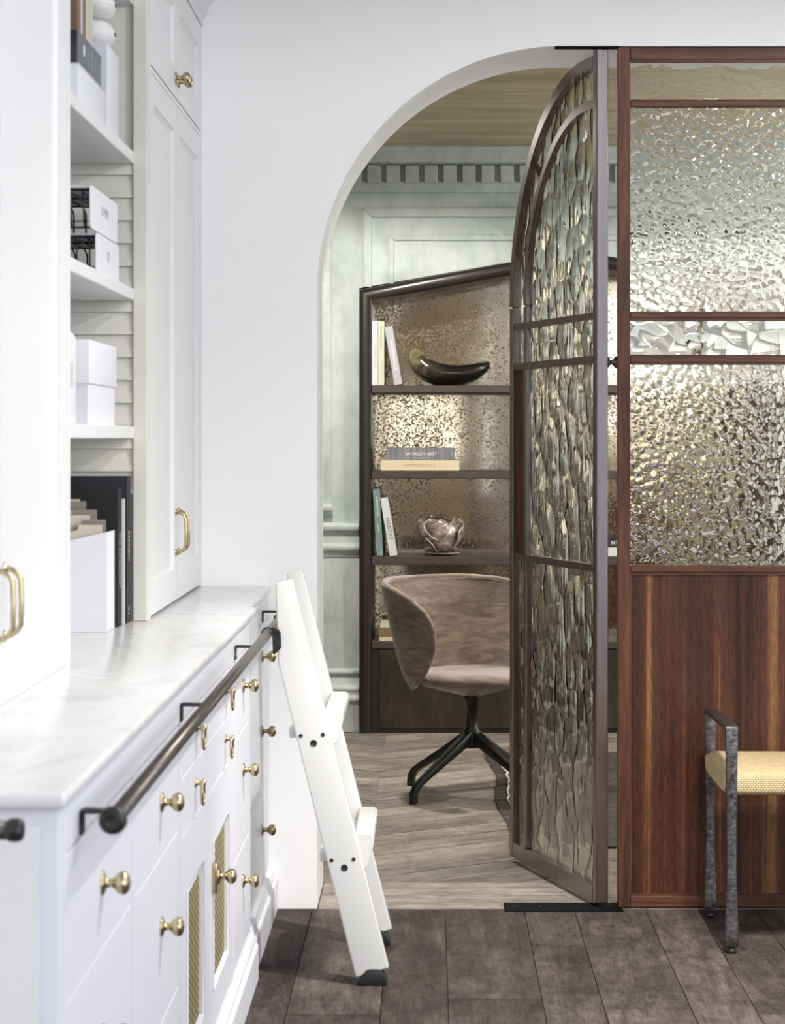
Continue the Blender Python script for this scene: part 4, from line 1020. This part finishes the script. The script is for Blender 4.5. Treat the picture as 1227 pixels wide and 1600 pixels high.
fw = (-math.cos(BACK), -math.sin(BACK)); sd = (-fw[1], fw[0])
def seatring(s, z):
    out = []
    for k in range(36):
        a = 2*PI*k/36; c, d = math.cos(a), math.sin(a)
        x = (abs(c)**0.8)*(1 if c > 0 else -1)*(0.275 if c > 0 else 0.222)*s; y = (abs(d)**0.8)*(1 if d > 0 else -1)*0.236*s
        out.append((fw[0]*x+sd[0]*y, fw[1]*x+sd[1]*y, z))
    return out
rings = [seatring(0.90, 0.424), seatring(0.97, 0.428), seatring(1.0, 0.440), seatring(0.99, 0.452), seatring(0.93, 0.463), seatring(0.75, 0.470), seatring(0.4, 0.468), seatring(0.02, 0.466)]
m = MB(); f = []
for i in range(len(rings)-1):
    for k in range(36): f.append((i*36+k, i*36+(k+1) % 36, (i+1)*36+(k+1) % 36, (i+1)*36+k))
f.append(tuple(range(36))[::-1]); f.append(tuple(7*36+k for k in range(36)))
m.add([p for r in rings for p in r], f, 0, True); m.build('seat', M['velvet'], ch)
MB().lathe([(0.03, 0.372), (0.05, 0.377), (0.185, 0.412), (0.20, 0.4235)], seg=28).build('seat_plate', M['plate'], ch)
MB().lathe([(0.030, 0.176), (0.034, 0.186), (0.034, 0.238), (0.0235, 0.256), (0.0225, 0.330), (0.0265, 0.332), (0.0265, 0.352), (0.030, 0.358), (0.034, 0.380)], seg=24).build('column', M['chair_metal'], ch)
for k, (a, zf) in enumerate(((137, 0.0005), (226, 0.0005), (317, 0.0055), (46, 0.0055))):
    ar = math.radians(a); d = Vector((math.cos(ar), math.sin(ar), 0)); sdv = Vector((-d.y, d.x, 0))
    path = [(0.012, 0.222, 0.022, 0.021), (0.14, 0.150, 0.0155, 0.015), (0.272, 0.078, 0.0125, 0.012), (0.298, 0.060, 0.0125, 0.0125), (0.313, 0.036, 0.0125, 0.0125), (0.316, zf, 0.0125, 0.0125)]
    m = MB(); V = []
    for i, (r, z, hw, ht) in enumerate(path):
        q0 = path[max(0, i-1)]; q1 = path[min(len(path)-1, i+1)]
        tx, tz = q1[0]-q0[0], q1[1]-q0[1]; L = math.hypot(tx, tz); nx, nz = -tz/L, tx/L
        for sy, sn in ((-1, -1), (1, -1), (1, 1), (-1, 1)):
            p = d*(r+nx*ht*sn)+sdv*(hw*sy); V.append((p.x, p.y, max(zf, z+nz*ht*sn) if i < len(path)-1 else zf))
    f = [(0, 1, 2, 3), tuple(4*(len(path)-1)+q for q in (3, 2, 1, 0))]
    for i in range(len(path)-1):
        for q in range(4): f.append((i*4+q, i*4+4+q, i*4+4+(q+1) % 4, i*4+(q+1) % 4))
    m.add(V, f); m.build('leg', M['chair_metal'], ch, bevel=0.003)

# rug under the chair's far legs
t = thing('rug', 'dark worn rug with a thin pale woven edge line', 'rug', (0.26, 7.45, 0))
pts = []
for k in range(31):
    y = 2.25*k/30; pts.append((0.012*math.sin(y*5)+0.006*math.sin(y*23)-0.02*(y/2.25)**2+0.006*math.sin(61*y), y))
MB().prism(pts+[(1.7, 2.25), (1.7, 0)], 'z', 0.0008, 0.0048).build('pile', M['rug'], t)
MB().tube([(x+0.045+0.004*math.sin(y*31), y, 0.005) for x, y in pts], 0.005, 6).build('edge_line', M['fringe'], t)

# ------------------------------------------------------------------ iron bench with woven seat
be = thing('bench_stool', 'hammered iron stool with raised arms and woven cord seat', 'stool', (0.785, 5.935, 0)); O = (0.785, 5.935, 0)
def leg(x, y, zt, y1):
    m = MB(); V = []
    prof = [(0.0145, 0.009), (0.0175, 0.012), (0.0170, 0.0165), (0.0125, 0.10), (0.0110, 0.22), (0.0125, 0.34), (0.0145, 0.46), (0.0158, zt-0.02), (0.0160, zt-0.004), (0.0155, zt)]
    prof = [(0.0170, 0.016), (0.0172, 0.05), (0.0145, 0.12), (0.0118, 0.22), (0.0122, 0.34), (0.0140, 0.44), (0.0150, 0.52), (0.0158, zt)]
    for hw, z in prof:
        for sx, sy in ((-1, -1), (1, -1), (1, 1), (-1, 1)): V.append((x+hw*sx, y+hw*0.62*sy, z))
    f = [(3, 2, 1, 0), tuple(4*(len(prof)-1)+q for q in range(4))]
    for i in range(len(prof)-1):
        for q in range(4): f.append((i*4+q, i*4+(q+1) % 4, i*4+4+(q+1) % 4, i*4+4+q))
    m.add(V, f); lg = m.build('leg', M['iron'], be, off=O, bevel=0.002)
    MB().lathe([(0.012, 0.0005), (0.013, 0.004), (0.012, 0.010), (0.007, 0.012), (0.007, 0.0165)], (x, y, 0), seg=14).build('glide', M['rubber'], lg, off=O)
YF, YR = 5.935, 6.386
for x in (0.786, 1.37):
    leg(x, YF, 0.578, 0); leg(x, YR, 0.570, 0)
    MB().prism([(YF-0.0102, 0.576), (YF-0.008, 0.588), (YF-0.002, 0.592), (YR+0.004, 0.584), (YR+0.0102, 0.580), (YR+0.0102, 0.568), (YR-0.01, 0.572), (YF+0.0105, 0.5785)], 'x', x-0.016, x+0.016).build('arm', M['iron'], be, off=O, bevel=0.0015)
SX, SXX, SY, SYY = 0.770, 1.386, YF+0.012, YR-0.012
def seat(u, v):
    # rounded slab: wrap v round the section (front, top, back, bottom); ends pulled in
    a = 2*PI*v; n = 5.0
    c, d = math.cos(a), math.sin(a)
    yc, zc = (SY+SYY)/2, 0.437
    yy = yc+(SYY-SY)/2*(abs(c)**(2/n))*(1 if c > 0 else -1); zz = zc+0.037*(abs(d)**(2/n))*(1 if d > 0 else -1)
    e = min(1.0, min(u, 1-u)/0.035); s = math.sqrt(max(0, 1-(1-e)**2))*0.35+0.65 if e < 1 else 1
    dip = -0.006*math.sin(PI*u)*(1 if d > 0 else 0)*math.sin(PI*min(1, max(0, (yy-SY)/(SYY-SY))))
    return (SX+(SXX-SX)*u, yc+(yy-yc)*(0.97+0.03*s), zc+(zz-zc)*s+dip)
m = MB().grid(seat, 41, 48)
m.f.append([41*j for j in range(47)]); m.m.append(0); m.s.append(False)
m.f.append([41*j+40 for j in range(47)][::-1]); m.m.append(0); m.s.append(False)
m.build('woven_seat', M['rush'], be, off=O)
